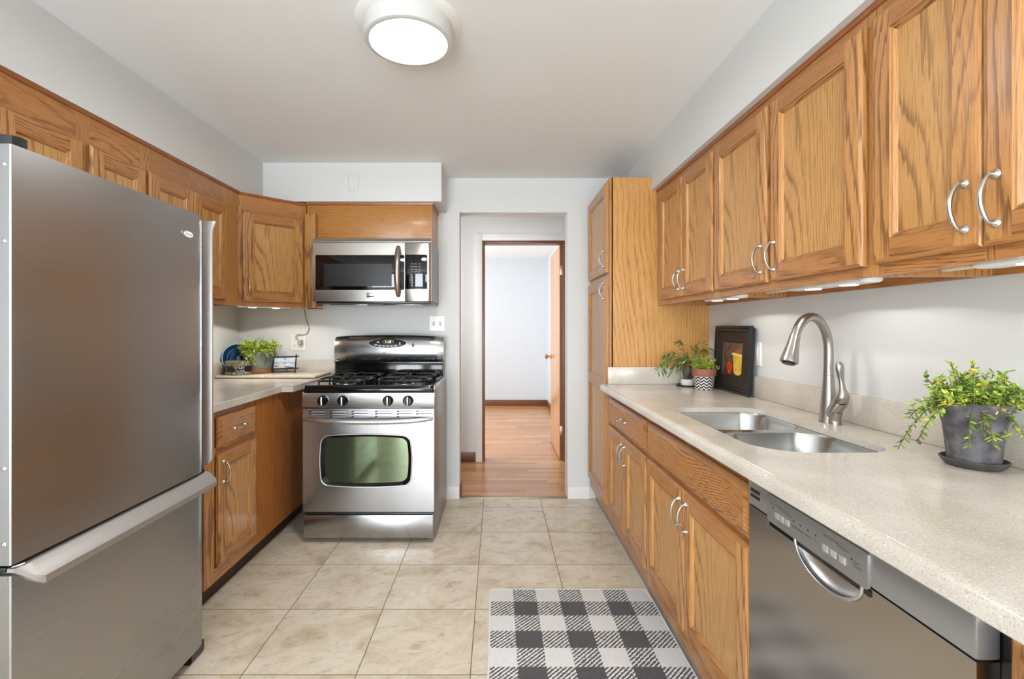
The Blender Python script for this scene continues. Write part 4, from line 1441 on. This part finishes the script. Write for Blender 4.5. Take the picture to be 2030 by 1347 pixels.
def slim_light(label, loc_, rotz, length, group, power, raceway=None):
    t_ = thing('cabinet_light', label, 'light', loc_, rotz, group)
    m_ = M()
    rings_ = []
    for z, ins in ((0.0, 0.0), (-0.008, 0.0), (-0.013, 0.006)):
        rings_.append([(x, y, z) for x, y in rrect(ins, length - ins, -0.030 + ins, 0.030 - ins, 0.022 - ins * 0.5, 5)])
    obj('housing', m_.loft(rings_, 'white_plastic'), t_)
    for q in (0.28, 0.72):
        obj('lens', M().lathe([(0.024, -0.0125), (0.022, -0.0150), (0.001, -0.0155)], 'led_glow', (length * q, 0, 0), 20), t_)
    if raceway:
        obj('raceway', M().box(raceway[0], raceway[1], -0.012, 0.008, -0.009, 0.0, 'cream_plastic', 0.003), t_)
    mw_ = Matrix.Translation(loc_) @ Matrix.Rotation(rotz, 4, 'Z')
    for q in (0.28, 0.72):
        d_ = bpy.data.lights.new('cabinet_light_glow', 'SPOT')
        d_.spot_size = R(154)
        d_.spot_blend = 0.06
        d_.shadow_soft_size = 0.012
        d_.energy = power
        d_.color = (1.0, 0.955, 0.88)
        o_ = bpy.data.objects.new('cabinet_light_glow', d_)
        o_.location = mw_ @ Vector((length * q, 0, -0.0185))
        COL.objects.link(o_)
    return t_


gl = 'slim lights under the right wall cabinets'
UZ = UB + 0.008
slim_light('slim white light under the wall cabinet nearest the pantry, above the painting', (1.035, 2.33, UZ), RW, 0.33, gl, 1.1)
slim_light('slim white light under the sink wall cabinet, above the faucet', (1.035, 1.66, UZ), RW, 0.36, gl, 1.0, (-0.16, 0.0))
slim_light('slim white light under the wall cabinet above the grey potted plant', (1.035, 1.02, UZ), RW, 0.36, gl, 0.9, (-0.08, 0.0))
slim_light('slim white light under the corner wall cabinet above the green pot', (-1.590, 2.915, UB + 0.007), PI / 4, 0.32, None, 3.6)

# ------------------------------------------------------------------ wall plates, cable


def plate_mesh(w_, h_):
    rings_ = [[(x, y, z) for x, z in rrect(-w_ / 2 + i, w_ / 2 - i, -h_ / 2 + i, h_ / 2 - i, 0.006, 3)] for i, y in ((0, 0), (0, -0.003), (0.004, -0.006))]
    return M().loft(rings_, 'white_plastic')


t = thing('light_switch', 'white double toggle switch plate beside the doorway', 'switch', (-0.436, YB, 1.271))
obj('plate', plate_mesh(0.115, 0.114), t)
for sx_ in (-0.023, 0.023):
    obj('toggle', M().prism([(-0.006, -0.010), (-0.018, 0.004), (-0.016, 0.010), (-0.006, 0.010)], 'x', sx_ - 0.005, sx_ + 0.005, 'white_plastic').box(sx_ - 0.008, sx_ + 0.008, -0.0068, -0.006, -0.014, 0.014, 'button_grey')
        .lathe([(0.003, 0.006), (0.002, 0.0075), (0.0003, 0.0078)], 'satin_nickel', (sx_, 0, 0.03), 8, axis='y').lathe([(0.003, 0.006), (0.002, 0.0075), (0.0003, 0.0078)], 'satin_nickel', (sx_, 0, -0.03), 8, axis='y'), t)
t = thing('outlet', 'white double outlet plate above the corner worktop', 'outlet', (-1.445, YB, 1.130))
obj('plate', plate_mesh(0.116, 0.114), t)
for sx_ in (-0.024, 0.024):
    m_ = M()
    for sz in (-0.02, 0.02):
        m_.plate([(sx_ + a, sz + b_) for a, b_ in ellipse(0, 0, 0.016, 0.014, 20)], [], -0.0075, -0.005, 'white_plastic', 'y')
        for q in (-0.006, 0.006):
            m_.box(sx_ + q - 0.001, sx_ + q + 0.001, -0.0079, -0.0074, sz - 0.001, sz + 0.007, 'ink_dark')
        m_.box(sx_ - 0.002, sx_ + 0.002, -0.0079, -0.0074, sz - 0.009, sz - 0.005, 'ink_dark')
    obj('socket', m_, t)
t = thing('power_cord', 'white cord hanging from the corner cabinet to the outlet', 'cord', (-1.40, YB - 0.012, 1.16))
cx0, cy0, cz0 = -1.40, YB - 0.012, 1.16
pp = [(-1.376, 3.33, 1.392), (-1.388, 3.41, 1.386), (-1.396, YB - 0.010, 1.366), (-1.388, YB - 0.008, 1.31), (-1.372, YB - 0.007, 1.262), (-1.366, YB - 0.007, 1.235), (-1.374, YB - 0.008, 1.208), (-1.392, YB - 0.010, 1.192), (-1.412, YB - 0.012, 1.187), (-1.438, YB - 0.018, 1.190), (-1.455, YB - 0.026, 1.176), (-1.442, YB - 0.030, 1.158), (-1.426, YB - 0.030, 1.145)]
sm = []
for i in range(len(pp) - 1):
    p0, p1, p2, p3 = (Vector(pp[max(0, min(len(pp) - 1, j))]) for j in (i - 1, i, i + 1, i + 2))
    for q in range(5):
        u = q / 5
        sm.append(0.5 * ((2 * p1) + (p2 - p0) * u + (2 * p0 - 5 * p1 + 4 * p2 - p3) * u * u + (3 * p1 - p0 - 3 * p2 + p3) * u ** 3))
sm.append(Vector(pp[-1]))
obj('cable', M().tube([(p.x - cx0, p.y - cy0, p.z - cz0) for p in sm], 0.0040, 'button_grey', 8), t, smooth=60)
obj('plug', M().box(-1.436 - cx0, -1.408 - cx0, YB - 0.042 - cy0, YB - 0.0082 - cy0, 1.118 - cz0, 1.152 - cz0, 'button_grey', 0.006), t, label='pale plug in the outlet')
for q, (px_, pz_) in enumerate(((-1.368, 1.247), (-1.388, 1.195))):
    obj('cord_clip', M().box(px_ - cx0 - 0.006, px_ - cx0 + 0.006, YB - 0.013 - cy0, YB - 0.0005 - cy0, pz_ - cz0 - 0.004, pz_ - cz0 + 0.004, 'white_plastic', 0.002), t)
t = thing('wall_plate', 'white wall plate behind the black framed painting', 'outlet', (XR, 2.315, 1.115), RW)
obj('plate', plate_mesh(0.075, 0.116), t)
obj('socket', M().box(-0.016, 0.016, -0.0078, -0.005, -0.033, 0.033, 'white_plastic', 0.002), t)
t = thing('cover_plate', 'painted blank cover plate on the soffit above the microwave', 'cover plate', (-0.947, 3.145, 2.201))
pm = plate_mesh(0.070, 0.120)
pm.mats = ['wall_paint']
obj('plate', pm, t)
obj('screw_dot', M().lathe([(0.003, 0.006), (0.002, 0.0072), (0.0003, 0.0074)], 'wall_paint', (0, 0, 0.042), 8, axis='y').lathe([(0.003, 0.006), (0.002, 0.0072), (0.0003, 0.0074)], 'wall_paint', (0, 0, -0.042), 8, axis='y'), t)

# ------------------------------------------------------------------ plants
rnd = random.Random(7)


def rv(s_=1.0):
    return Vector((rnd.uniform(-s_, s_), rnd.uniform(-s_, s_), rnd.uniform(-s_, s_)))


def sprig(lm, sm_, pts, n, ln, wd, mats, stem='stem_green', r_=0.0012, droop=0.1, spread=1.0):
    """leaves along a stem"""
    sm_.tube(pts, [r_] * len(pts), stem, 5)
    vs = [Vector(p) for p in pts]
    for k in range(n):
        u = (k + 0.6) / n * (len(vs) - 1)
        i = min(int(u), len(vs) - 2)
        p_ = vs[i].lerp(vs[i + 1], u - i)
        t_ = (vs[i + 1] - vs[i]).normalized()
        side = t_.cross(rv()).normalized()
        d_ = (side * spread + t_ * 0.6 + Vector((0, 0, -droop))).normalized()
        s_ = rnd.uniform(0.7, 1.2)
        lm.leaf(p_, d_, Vector((0, 0, 1)) + rv(0.5), ln * s_, wd * s_, rnd.choice(mats))


def arc_pts(a, d_, ln, lift, sag, n=6):
    a, d_ = Vector(a), Vector(d_)
    return [a + d_ * ln * (k / n) + Vector((0, 0, lift * (k / n) - sag * (k / n) ** 2)) for k in range(n + 1)]


# large grey pot at the right
gp = thing('potted_plant', 'trailing yellow-flowered plant in a flared grey pot at the right end of the worktop', 'plant', (1.160, 1.160, CT))
obj('saucer', M().lathe([(0.001, 0.0), (0.050, 0.0), (0.058, 0.008), (0.064, 0.018), (0.061, 0.020), (0.055, 0.010), (0.048, 0.006), (0.001, 0.006)], 'saucer_grey', n=48), gp)
obj('pot', M().lathe([(0.001, 0.007), (0.047, 0.007), (0.0485, 0.012), (0.052, 0.05), (0.0575, 0.10), (0.064, 0.132), (0.072, 0.150), (0.0745, 0.156), (0.070, 0.158), (0.064, 0.150), (0.058, 0.135), (0.001, 0.135)], 'pot_grey', n=48), gp)
obj('soil', M().lathe([(0.059, 0.1352), (0.04, 0.140), (0.001, 0.141)], 'soil', n=24), gp)
lm, st, fm = M(), M(), M()
GL = ['leaf_green', 'leaf_green', 'leaf_lime', 'leaf_lime', 'leaf_deep']
for k in range(120):
    a = rnd.uniform(0, 2 * PI)
    r0_ = 0.055 * math.sqrt(rnd.random())
    o_ = (r0_ * math.cos(a), r0_ * math.sin(a), 0.138)
    out_ = rnd.uniform(0.2, 1.0)
    pts_ = arc_pts(o_, (math.cos(a) * out_, math.sin(a) * out_, 0), rnd.uniform(0.02, 0.06), rnd.uniform(0.03, 0.10), rnd.uniform(0, 0.02), 5)
    if pts_[-1].x > 0.078:
        continue
    sprig(lm, st, pts_, 20, 0.016, 0.0072, GL)
    if k % 4 == 0:
        fm = M()
        for q in range(9):
            fm.leaf(pts_[-1] + rv(0.004), Vector((rnd.uniform(-1, 1), rnd.uniform(-1, 1), rnd.uniform(0, 1))), (0, 0, 1), 0.010, 0.004, 'flower_yellow')
        obj('flower', fm, gp, smooth=None, recalc=False)
for (ax, ay, ln, lift, sag, n_) in ((-0.9, -0.35, 0.080, 0.07, 0.03, 16), (-1.0, 0.2, 0.085, 0.06, 0.06, 16), (-0.8, 0.6, 0.075, 0.05, 0.09, 18), (-1, 0.0, 0.09, 0.04, 0.12, 20), (-0.85, 0.5, 0.10, 0.03, 0.15, 22),
                                   (-0.7, -0.6, 0.06, 0.02, 0.10, 14), (-0.45, -0.9, 0.055, 0.02, 0.09, 14), (0.1, -1, 0.06, 0.02, 0.07, 12), (-0.95, 0.3, 0.055, 0.095, 0.02, 14), (0.2, 0.2, 0.02, 0.11, 0.0, 12), (-0.3, 0.3, 0.05, 0.12, 0.01, 14), (0.3, -0.8, 0.05, 0.07, 0.01, 12)):
    o_ = (ax * 0.045, ay * 0.045, 0.142)
    pts_ = arc_pts(o_, (ax, ay, 0), ln, lift, sag, 8)
    sprig(lm, st, pts_, int(n_ * 1.8), 0.017, 0.0078, GL, 'stem_brown')
# one runner hanging across the front of the pot
pts_ = [(-0.035, -0.055, 0.145), (-0.045, -0.068, 0.13), (-0.046, -0.070, 0.105), (-0.036, -0.072, 0.088), (-0.015, -0.074, 0.085), (0.006, -0.073, 0.092)]
sprig(lm, st, pts_, 18, 0.016, 0.007, ['leaf_lime', 'leaf_green'], 'stem_brown')
for c_ in ((-0.085, -0.02, 0.158), (-0.01, -0.066, 0.150), (0.035, -0.06, 0.155), (0.0, -0.02, 0.20)):
    fm = M()
    for q in range(22):
        fm.leaf(Vector(c_) + rv(0.008), rv() + Vector((0, -0.5, 0.4)), (0, 0, 1), 0.011, 0.0045, 'flower_yellow')
    obj('flower', fm, gp, smooth=None, recalc=False)
obj('foliage', lm, gp, smooth=None, recalc=False)
obj('stems', st, gp)

# zigzag printed pot by the painting
zp_ = thing('potted_plant', 'feathery green plant in a small pot with black and white zigzag print', 'plant', (1.130, 2.60, CT))
obj('pot', M().lathe([(0.001, 0.0), (0.043, 0.0), (0.046, 0.003), (0.0545, 0.072), (0.0545, 0.073)], 'pot_zigzag', n=40), zp_)
obj('pot_rim', M().lathe([(0.0545, 0.073), (0.0625, 0.075), (0.0645, 0.112), (0.060, 0.113), (0.056, 0.100), (0.001, 0.100)], 'terracotta', n=40), zp_, label='bare terracotta rim')
lm, st = M(), M()
for k in range(70):
    a = rnd.uniform(0, 2 * PI)
    o_ = (0.045 * rnd.random() * math.cos(a), 0.045 * rnd.random() * math.sin(a), 0.102)
    out_ = rnd.uniform(0.2, 1.1)
    pts_ = arc_pts(o_, (math.cos(a) * out_, math.sin(a) * out_, 0), rnd.uniform(0.03, 0.065), rnd.uniform(0.04, 0.11), rnd.uniform(0.01, 0.05), 5)
    sprig(lm, st, pts_, 18, 0.014, 0.0050, ['leaf_lime', 'leaf_lime', 'leaf_green'], r_=0.0009)
obj('foliage', lm, zp_, smooth=None, recalc=False)
obj('stems', st, zp_)

# glass planter with arching plant
gv = thing('potted_plant', 'dark arching leafy plant in a clear glass planter beside the zigzag pot', 'plant', (1.098, 2.742, CT))
obj('saucer', M().lathe([(0.001, 0.0), (0.060, 0.0), (0.066, 0.006), (0.064, 0.008), (0.055, 0.004), (0.001, 0.004)], 'black_plastic', n=36), gv, label='thin dark saucer')
obj('base', M().lathe([(0.001, 0.0045), (0.036, 0.0045), (0.040, 0.020), (0.038, 0.036), (0.034, 0.040), (0.001, 0.040)], 'white_plastic', n=32), gv)
obj('planter', M().lathe([(0.030, 0.040), (0.033, 0.060), (0.046, 0.110), (0.058, 0.160), (0.055, 0.160), (0.043, 0.110), (0.030, 0.062), (0.027, 0.043)], 'planter_glass', n=36), gv, label='clear glass cup')
lm, st = M(), M()
for (ax, ay, ln, lift, sag) in ((-1, -0.1, 0.17, 0.20, 0.24), (-1, -0.5, 0.19, 0.14, 0.18), (-0.8, 0.05, 0.13, 0.24, 0.22), (-0.4, -0.8, 0.12, 0.22, 0.2), (0.6, -0.3, 0.12, 0.27, 0.2), (0.8, 0.05, 0.11, 0.22, 0.16), (0.2, -0.6, 0.10, 0.26, 0.14), (-0.7, -0.7, 0.10, 0.14, 0.18), (-0.2, -0.2, 0.10, 0.26, 0.12), (-1.0, -0.3, 0.10, 0.10, 0.16), (0.3, -1.0, 0.12, 0.16, 0.16)):
    d_ = Vector((ax, ay, 0)).normalized()
    pts_ = arc_pts((d_.x * 0.015, d_.y * 0.015, 0.13), d_, ln, lift, sag, 10)
    sprig(lm, st, pts_[3:], 9, 0.040, 0.013, ['leaf_deep', 'leaf_deep', 'leaf_green'], r_=0.0022, droop=0.45, spread=0.7)
    st.tube(pts_[:4], 0.0024, 'stem_green', 6)
for k in range(10):
    a = rnd.uniform(0, 2 * PI)
    st.tube([(0.02 * math.cos(a), 0.02 * math.sin(a), 0.045), (0.03 * math.cos(a + 0.6), 0.03 * math.sin(a + 0.6), 0.09), (0.012 * math.cos(a + 1), 0.012 * math.sin(a + 1), 0.14)], 0.0016, 'stem_brown', 5)
obj('foliage', lm, gv, smooth=None, recalc=False)
obj('stems', st, gv)

# sage pot in the left corner
sp_ = thing('potted_plant', 'lime green bushy plant in a sage pot on a terracotta saucer in the left corner', 'plant', (-1.652, 3.305, BT))
obj('saucer', M().lathe([(0.001, 0.0), (0.078, 0.0), (0.082, 0.004), (0.088, 0.034), (0.084, 0.035), (0.078, 0.008), (0.001, 0.008)], 'terracotta', n=44), sp_, label='terracotta saucer')
obj('pot', M().lathe([(0.001, 0.0085), (0.074, 0.0085), (0.078, 0.012), (0.090, 0.06), (0.097, 0.12), (0.099, 0.158), (0.095, 0.160), (0.090, 0.142), (0.001, 0.142)], 'pot_sage', n=44), sp_)
lm, st = M(), M()
LL = ['leaf_lime', 'leaf_lime', 'leaf_lime', 'leaf_green']
for k in range(150):
    a = rnd.uniform(0, 2 * PI)
    r0_ = 0.085 * math.sqrt(rnd.random())
    o_ = (r0_ * math.cos(a), r0_ * math.sin(a), 0.145)
    out_ = rnd.uniform(0.3, 1.1)
    ln = rnd.uniform(0.02, 0.075)
    if r0_ * math.sin(a) + math.sin(a) * out_ * ln > 0.125 or r0_ * math.cos(a) + math.cos(a) * out_ * ln < -0.15:
        continue
    pts_ = arc_pts(o_, (math.cos(a) * out_, math.sin(a) * out_, 0), ln, rnd.uniform(0.03, 0.115), rnd.uniform(0.01, 0.08), 5)
    sprig(lm, st, pts_, 15, 0.017, 0.012, LL)
for k in range(5):
    x_ = -0.03 + k * 0.014
    sprig(lm, st, [(x_, -0.088, 0.15), (x_, -0.108, 0.145), (x_ - 0.004, -0.110, 0.115), (x_ + 0.003, -0.106, 0.075)], 14, 0.016, 0.011, LL)
for (ax, ay) in ((0.9, -0.4), (1, 0.1), (0.8, -0.7), (0.95, 0.3)):
    pts_ = arc_pts((ax * 0.08, ay * 0.08, 0.148), (ax, ay, 0), 0.07, rnd.uniform(-0.02, 0.09), 0.03, 6)
    sprig(lm, st, pts_, 10, 0.013, 0.008, ['leaf_green', 'leaf_lime'])
obj('foliage', lm, sp_, smooth=None, recalc=False)
obj('stems', st, sp_)

# ------------------------------------------------------------------ decor on the left worktop
# oval tea tin
tn = thing('tea_tin', 'mottled oval tin with white lettering on a black band', 'tin', (-1.733, 3.198, BT))
rx_, ry_ = 0.082, 0.062


def tinpt(u, z, off=0.0):
    return ((rx_ + off) * math.sin(u), -(ry_ + off) * math.cos(u), z)


obj('body', M().lathe([(0.001, 0.0), (1.0, 0.0), (1.02, 0.003), (1.02, 0.020), (1.0, 0.022)], 'tin_mottle', n=48, sx=rx_, sy=ry_)
    .lathe([(1.0, 0.020), (1.0, 0.062)], 'black_plastic', n=48, sx=rx_, sy=ry_), tn)
obj('lid', M().lathe([(1.02, 0.062), (1.03, 0.064), (1.03, 0.082), (1.045, 0.085), (1.03, 0.090), (0.95, 0.094), (0.001, 0.095)], 'tin_mottle', n=48, sx=rx_, sy=ry_), tn)
tt = M()
tt.text('TETLEY', 0.0205, 'ink_white', lambda u, v_: tinpt(0.42 + u / 0.078, 0.050 + v_, 0.0012))
tt.text('TEA BAGS', 0.0125, 'ink_white', lambda u, v_: tinpt(0.50 + u / 0.078, 0.030 + v_, 0.0012))
for q in range(5):
    a = -0.75
    tt.add([tinpt(a + dx_, 0.041 + dz_, 0.001) for dx_, dz_ in ((-0.05, -0.008), (0.05, -0.008), (0.05, 0.008), (-0.05, 0.008))], [(0, 1, 2, 3)], 'tin_mottle')
    break
obj('lettering', tt, tn, smooth=None, recalc=False, label='white lettering TETLEY TEA BAGS')

# blue plate leaning in the corner
bp_ = thing('decorative_plate', 'blue and white decorative plate leaning behind the tea tin', 'plate', (-1.788, 3.296, BT))
pm = M().lathe([(0.001, 0.010), (0.060, 0.010), (0.066, 0.006), (0.100, -0.002), (0.103, 0.0), (0.100, 0.004), (0.068, 0.013), (0.001, 0.015)], 'plate_navy', n=48)
pm.lathe([(0.0005, -0.0002), (0.058, -0.0002)], 'plate_blue', n=48)
pm.lathe([(0.0995, -0.0030), (0.1035, -0.0022), (0.104, 0.0)], 'plate_pale', n=48, caps=False)
pm.lathe([(0.067, 0.0042), (0.0695, 0.0035)], 'plate_pale', n=48, caps=False)
art = [([(-0.05, -0.045), (0.05, -0.045), (0.042, -0.012), (0.020, -0.020), (-0.02, -0.018), (-0.045, -0.01)], 'plate_pale'), ([(-0.020, -0.045), (0.020, -0.045), (0.020, 0.005), (0.0, 0.045), (-0.020, 0.005)], 'plate_navy'),
       ([(-0.014, -0.04), (0.014, -0.04), (0.014, 0.0), (0.0, 0.025), (-0.014, 0.0)], 'plate_pale'), ([(-0.005, -0.040), (0.005, -0.040), (0.005, -0.012), (-0.005, -0.012)], 'plate_navy')]
for i, (pts_, mt) in enumerate(art):
    pm.add([(x, y, -0.0012 - 0.0006 * i) for x, y in pts_], [tuple(range(len(pts_)))], mt)
yaw = R(46)
mm = Matrix.Rotation(yaw, 4, 'Z') @ Matrix.Translation((0, 0.0, 0.1035)) @ Matrix.Rotation(R(-14), 4, 'X') @ Matrix.Rotation(PI / 2, 4, 'X') @ Matrix.Scale(-1, 4, (0, 0, 1))
pm.v = [tuple(mm @ Vector(p)) for p in pm.v]
obj('dish', pm, bp_, smooth=40, recalc=False)

# small photo in a twig frame
pf_ = thing('photo_frame', 'small harbour photo in a black twig frame beside the sage pot', 'picture frame', (-1.484, 3.33, BT), R(4))
fm_ = M()
for x_ in (-0.076, 0.076):
    fm_.tube([(x_ - 0.001, -0.012, 0.0), (x_, 0.001, 0.06), (x_ + 0.001, 0.013, 0.122 + (0.006 if x_ > 0 else 0.0))], 0.0046, 'twig_black', 8)
for z_, ov in ((0.030, 0.094), (0.112, 0.090)):
    y_ = -0.0105 + z_ * 0.19
    fm_.tube([(-ov, y_, z_ - 0.002), (0, y_ - 0.001, z_), (ov + 0.004, y_, z_ + 0.003)], 0.0042, 'twig_black', 8)
fm_.tube([(-0.076, -0.010, 0.006), (0.076, -0.010, 0.012)], 0.0034, 'twig_black', 8)
fm_.tube([(0.0, 0.006, 0.1), (0.0, 0.055, 0.002)], 0.0030, 'twig_black', 8)
obj('frame', fm_, pf_, smooth=60)
ph_ = M()


def pq(x0, x1, z0, z1, mat, lift=0.0):
    return ph_.add([(x, -0.0075 + z * 0.19 - lift, z) for x, z in ((x0, z0), (x1, z0), (x1, z1), (x0, z1))], [(0, 1, 2, 3)], mat)


ph_.add([(x, -0.0055 + z * 0.19, z) for x, z in ((-0.074, 0.030), (0.074, 0.030), (0.074, 0.110), (-0.074, 0.110))], [(0, 1, 2, 3)], 'photo_white')
pq(-0.074, 0.074, 0.032, 0.062, 'photo_sand')
pq(-0.074, 0.074, 0.062, 0.074, 'photo_water')
pq(-0.074, 0.074, 0.074, 0.110, 'photo_sky')


def poly(pts__, mat, lift):
    ph_.add([(x, -0.0075 + z * 0.19 - lift, z) for x, z in pts__], [tuple(range(len(pts__)))], mat)


poly([(-0.002, 0.046), (0.010, 0.038), (0.056, 0.034), (0.068, 0.040), (0.030, 0.043)], 'photo_hull', 0.0006)
poly([(-0.072, 0.048), (-0.066, 0.043), (-0.042, 0.042), (-0.040, 0.047)], 'photo_hull', 0.0006)
poly([(0.010, 0.062), (0.014, 0.057), (0.042, 0.057), (0.048, 0.063), (0.032, 0.062), (0.030, 0.067), (0.018, 0.066)], 'photo_white', 0.0007)
poly([(-0.036, 0.064), (-0.034, 0.060), (-0.018, 0.060), (-0.014, 0.065), (-0.026, 0.068)], 'photo_white', 0.0007)
for mx_, mz in ((0.028, 0.092), (-0.026, 0.086), (0.006, 0.084)):
    poly([(mx_ - 0.0006, 0.062), (mx_ + 0.0006, 0.062), (mx_ + 0.0004, mz), (mx_ - 0.0004, mz)], 'photo_hull', 0.0008)
obj('photo', ph_, pf_, smooth=None, recalc=False)

# framed still life leaning on the right backsplash
kf = thing('framed_painting', 'black framed still-life painting of a red pepper and yellow pot', 'painting', (1.216, 2.48, CT), RW)
# local: x towards the photographer, y into the wall, z up
FW, FH = 0.37, 0.345
hw, hh = FW / 2, FH / 2
fmm = M()
rings = []
for ins, y in ((0.010, 0.017), (0.010, 0.008), (0.0, 0.004), (0.0, -0.010), (0.004, -0.014), (0.012, -0.016), (0.020, -0.010), (0.026, -0.010), (0.032, -0.004)):
    rings.append([(-hw + ins, y, ins), (hw - ins, y, ins), (hw - ins, y, FH - ins), (-hw + ins, y, FH - ins)])
fmm.loft(rings, 'frame_black', cap1=False)
mt_ = M()
i0, i1 = 0.032, 0.083
def ring4(i, y): return [(-hw + i, y, i), (hw - i, y, i), (hw - i, y, FH - i), (-hw + i, y, FH - i)]
mt_.loft([ring4(i0, -0.004), ring4(i1, -0.003), ring4(i1 + 0.004, 0.004)], 'frame_mat', cap0=False, cap1=False)
pa = M()
i2 = i1 + 0.004
pa.add(ring4(i2, 0.004), [(0, 1, 2, 3)], 'paint_brown')
px0, pz0 = -hw + i2, i2
pwid, phei = FW - 2 * i2, FH - 2 * i2


def pp_(pts__, mat, lift):
    pa.add([(px0 + x * pwid, 0.004 - lift, pz0 + z * phei) for x, z in pts__], [tuple(range(len(pts__)))], mat)


pp_([(0, 0), (1, 0), (1, 0.14), (0.5, 0.20), (0, 0.22)], 'paint_umber', 0.0005)
pp_([(0.78, 0.66), (1.0, 0.66), (1.0, 0.98), (0.86, 0.92)], 'paint_green', 0.0006)
pp_([(0.57, 0.10), (0.70, 0.03), (0.86, 0.04), (0.96, 0.10), (0.99, 0.64), (0.50, 0.66)], 'paint_yellow', 0.0010)
pp_([(0.42, 0.66), (0.46, 0.62), (1.0, 0.60), (1.0, 0.65), (0.5, 0.70)], 'paint_rim', 0.0014)
pp_([(0.72 + 0.135 * math.cos(2 * PI * k / 16), 0.71 + 0.085 * max(-0.5, math.sin(2 * PI * k / 16))) for k in range(16)], 'paint_red', 0.0012)
pp_([(0.34 + (0.15 + 0.02 * math.sin(k)) * math.cos(2 * PI * k / 18), 0.23 + 0.20 * math.sin(2 * PI * k / 18)) for k in range(18)], 'paint_red', 0.0018)
pp_([(0.33, 0.42), (0.37, 0.42), (0.40, 0.52), (0.36, 0.50)], 'paint_green', 0.0021)
lean = Matrix.Translation((0, 0, 0.0)) @ Matrix.Rotation(R(-3.0), 4, 'X')
for mb in (fmm, mt_, pa):
    mb.v = [tuple(lean @ Vector(p)) for p in mb.v]
fo_ = obj('frame', fmm, kf, smooth=None)
obj('mat_board', mt_, kf, smooth=None)
obj('canvas', pa, kf, smooth=None, recalc=False, label='dark still life with pepper, tomato and pot')
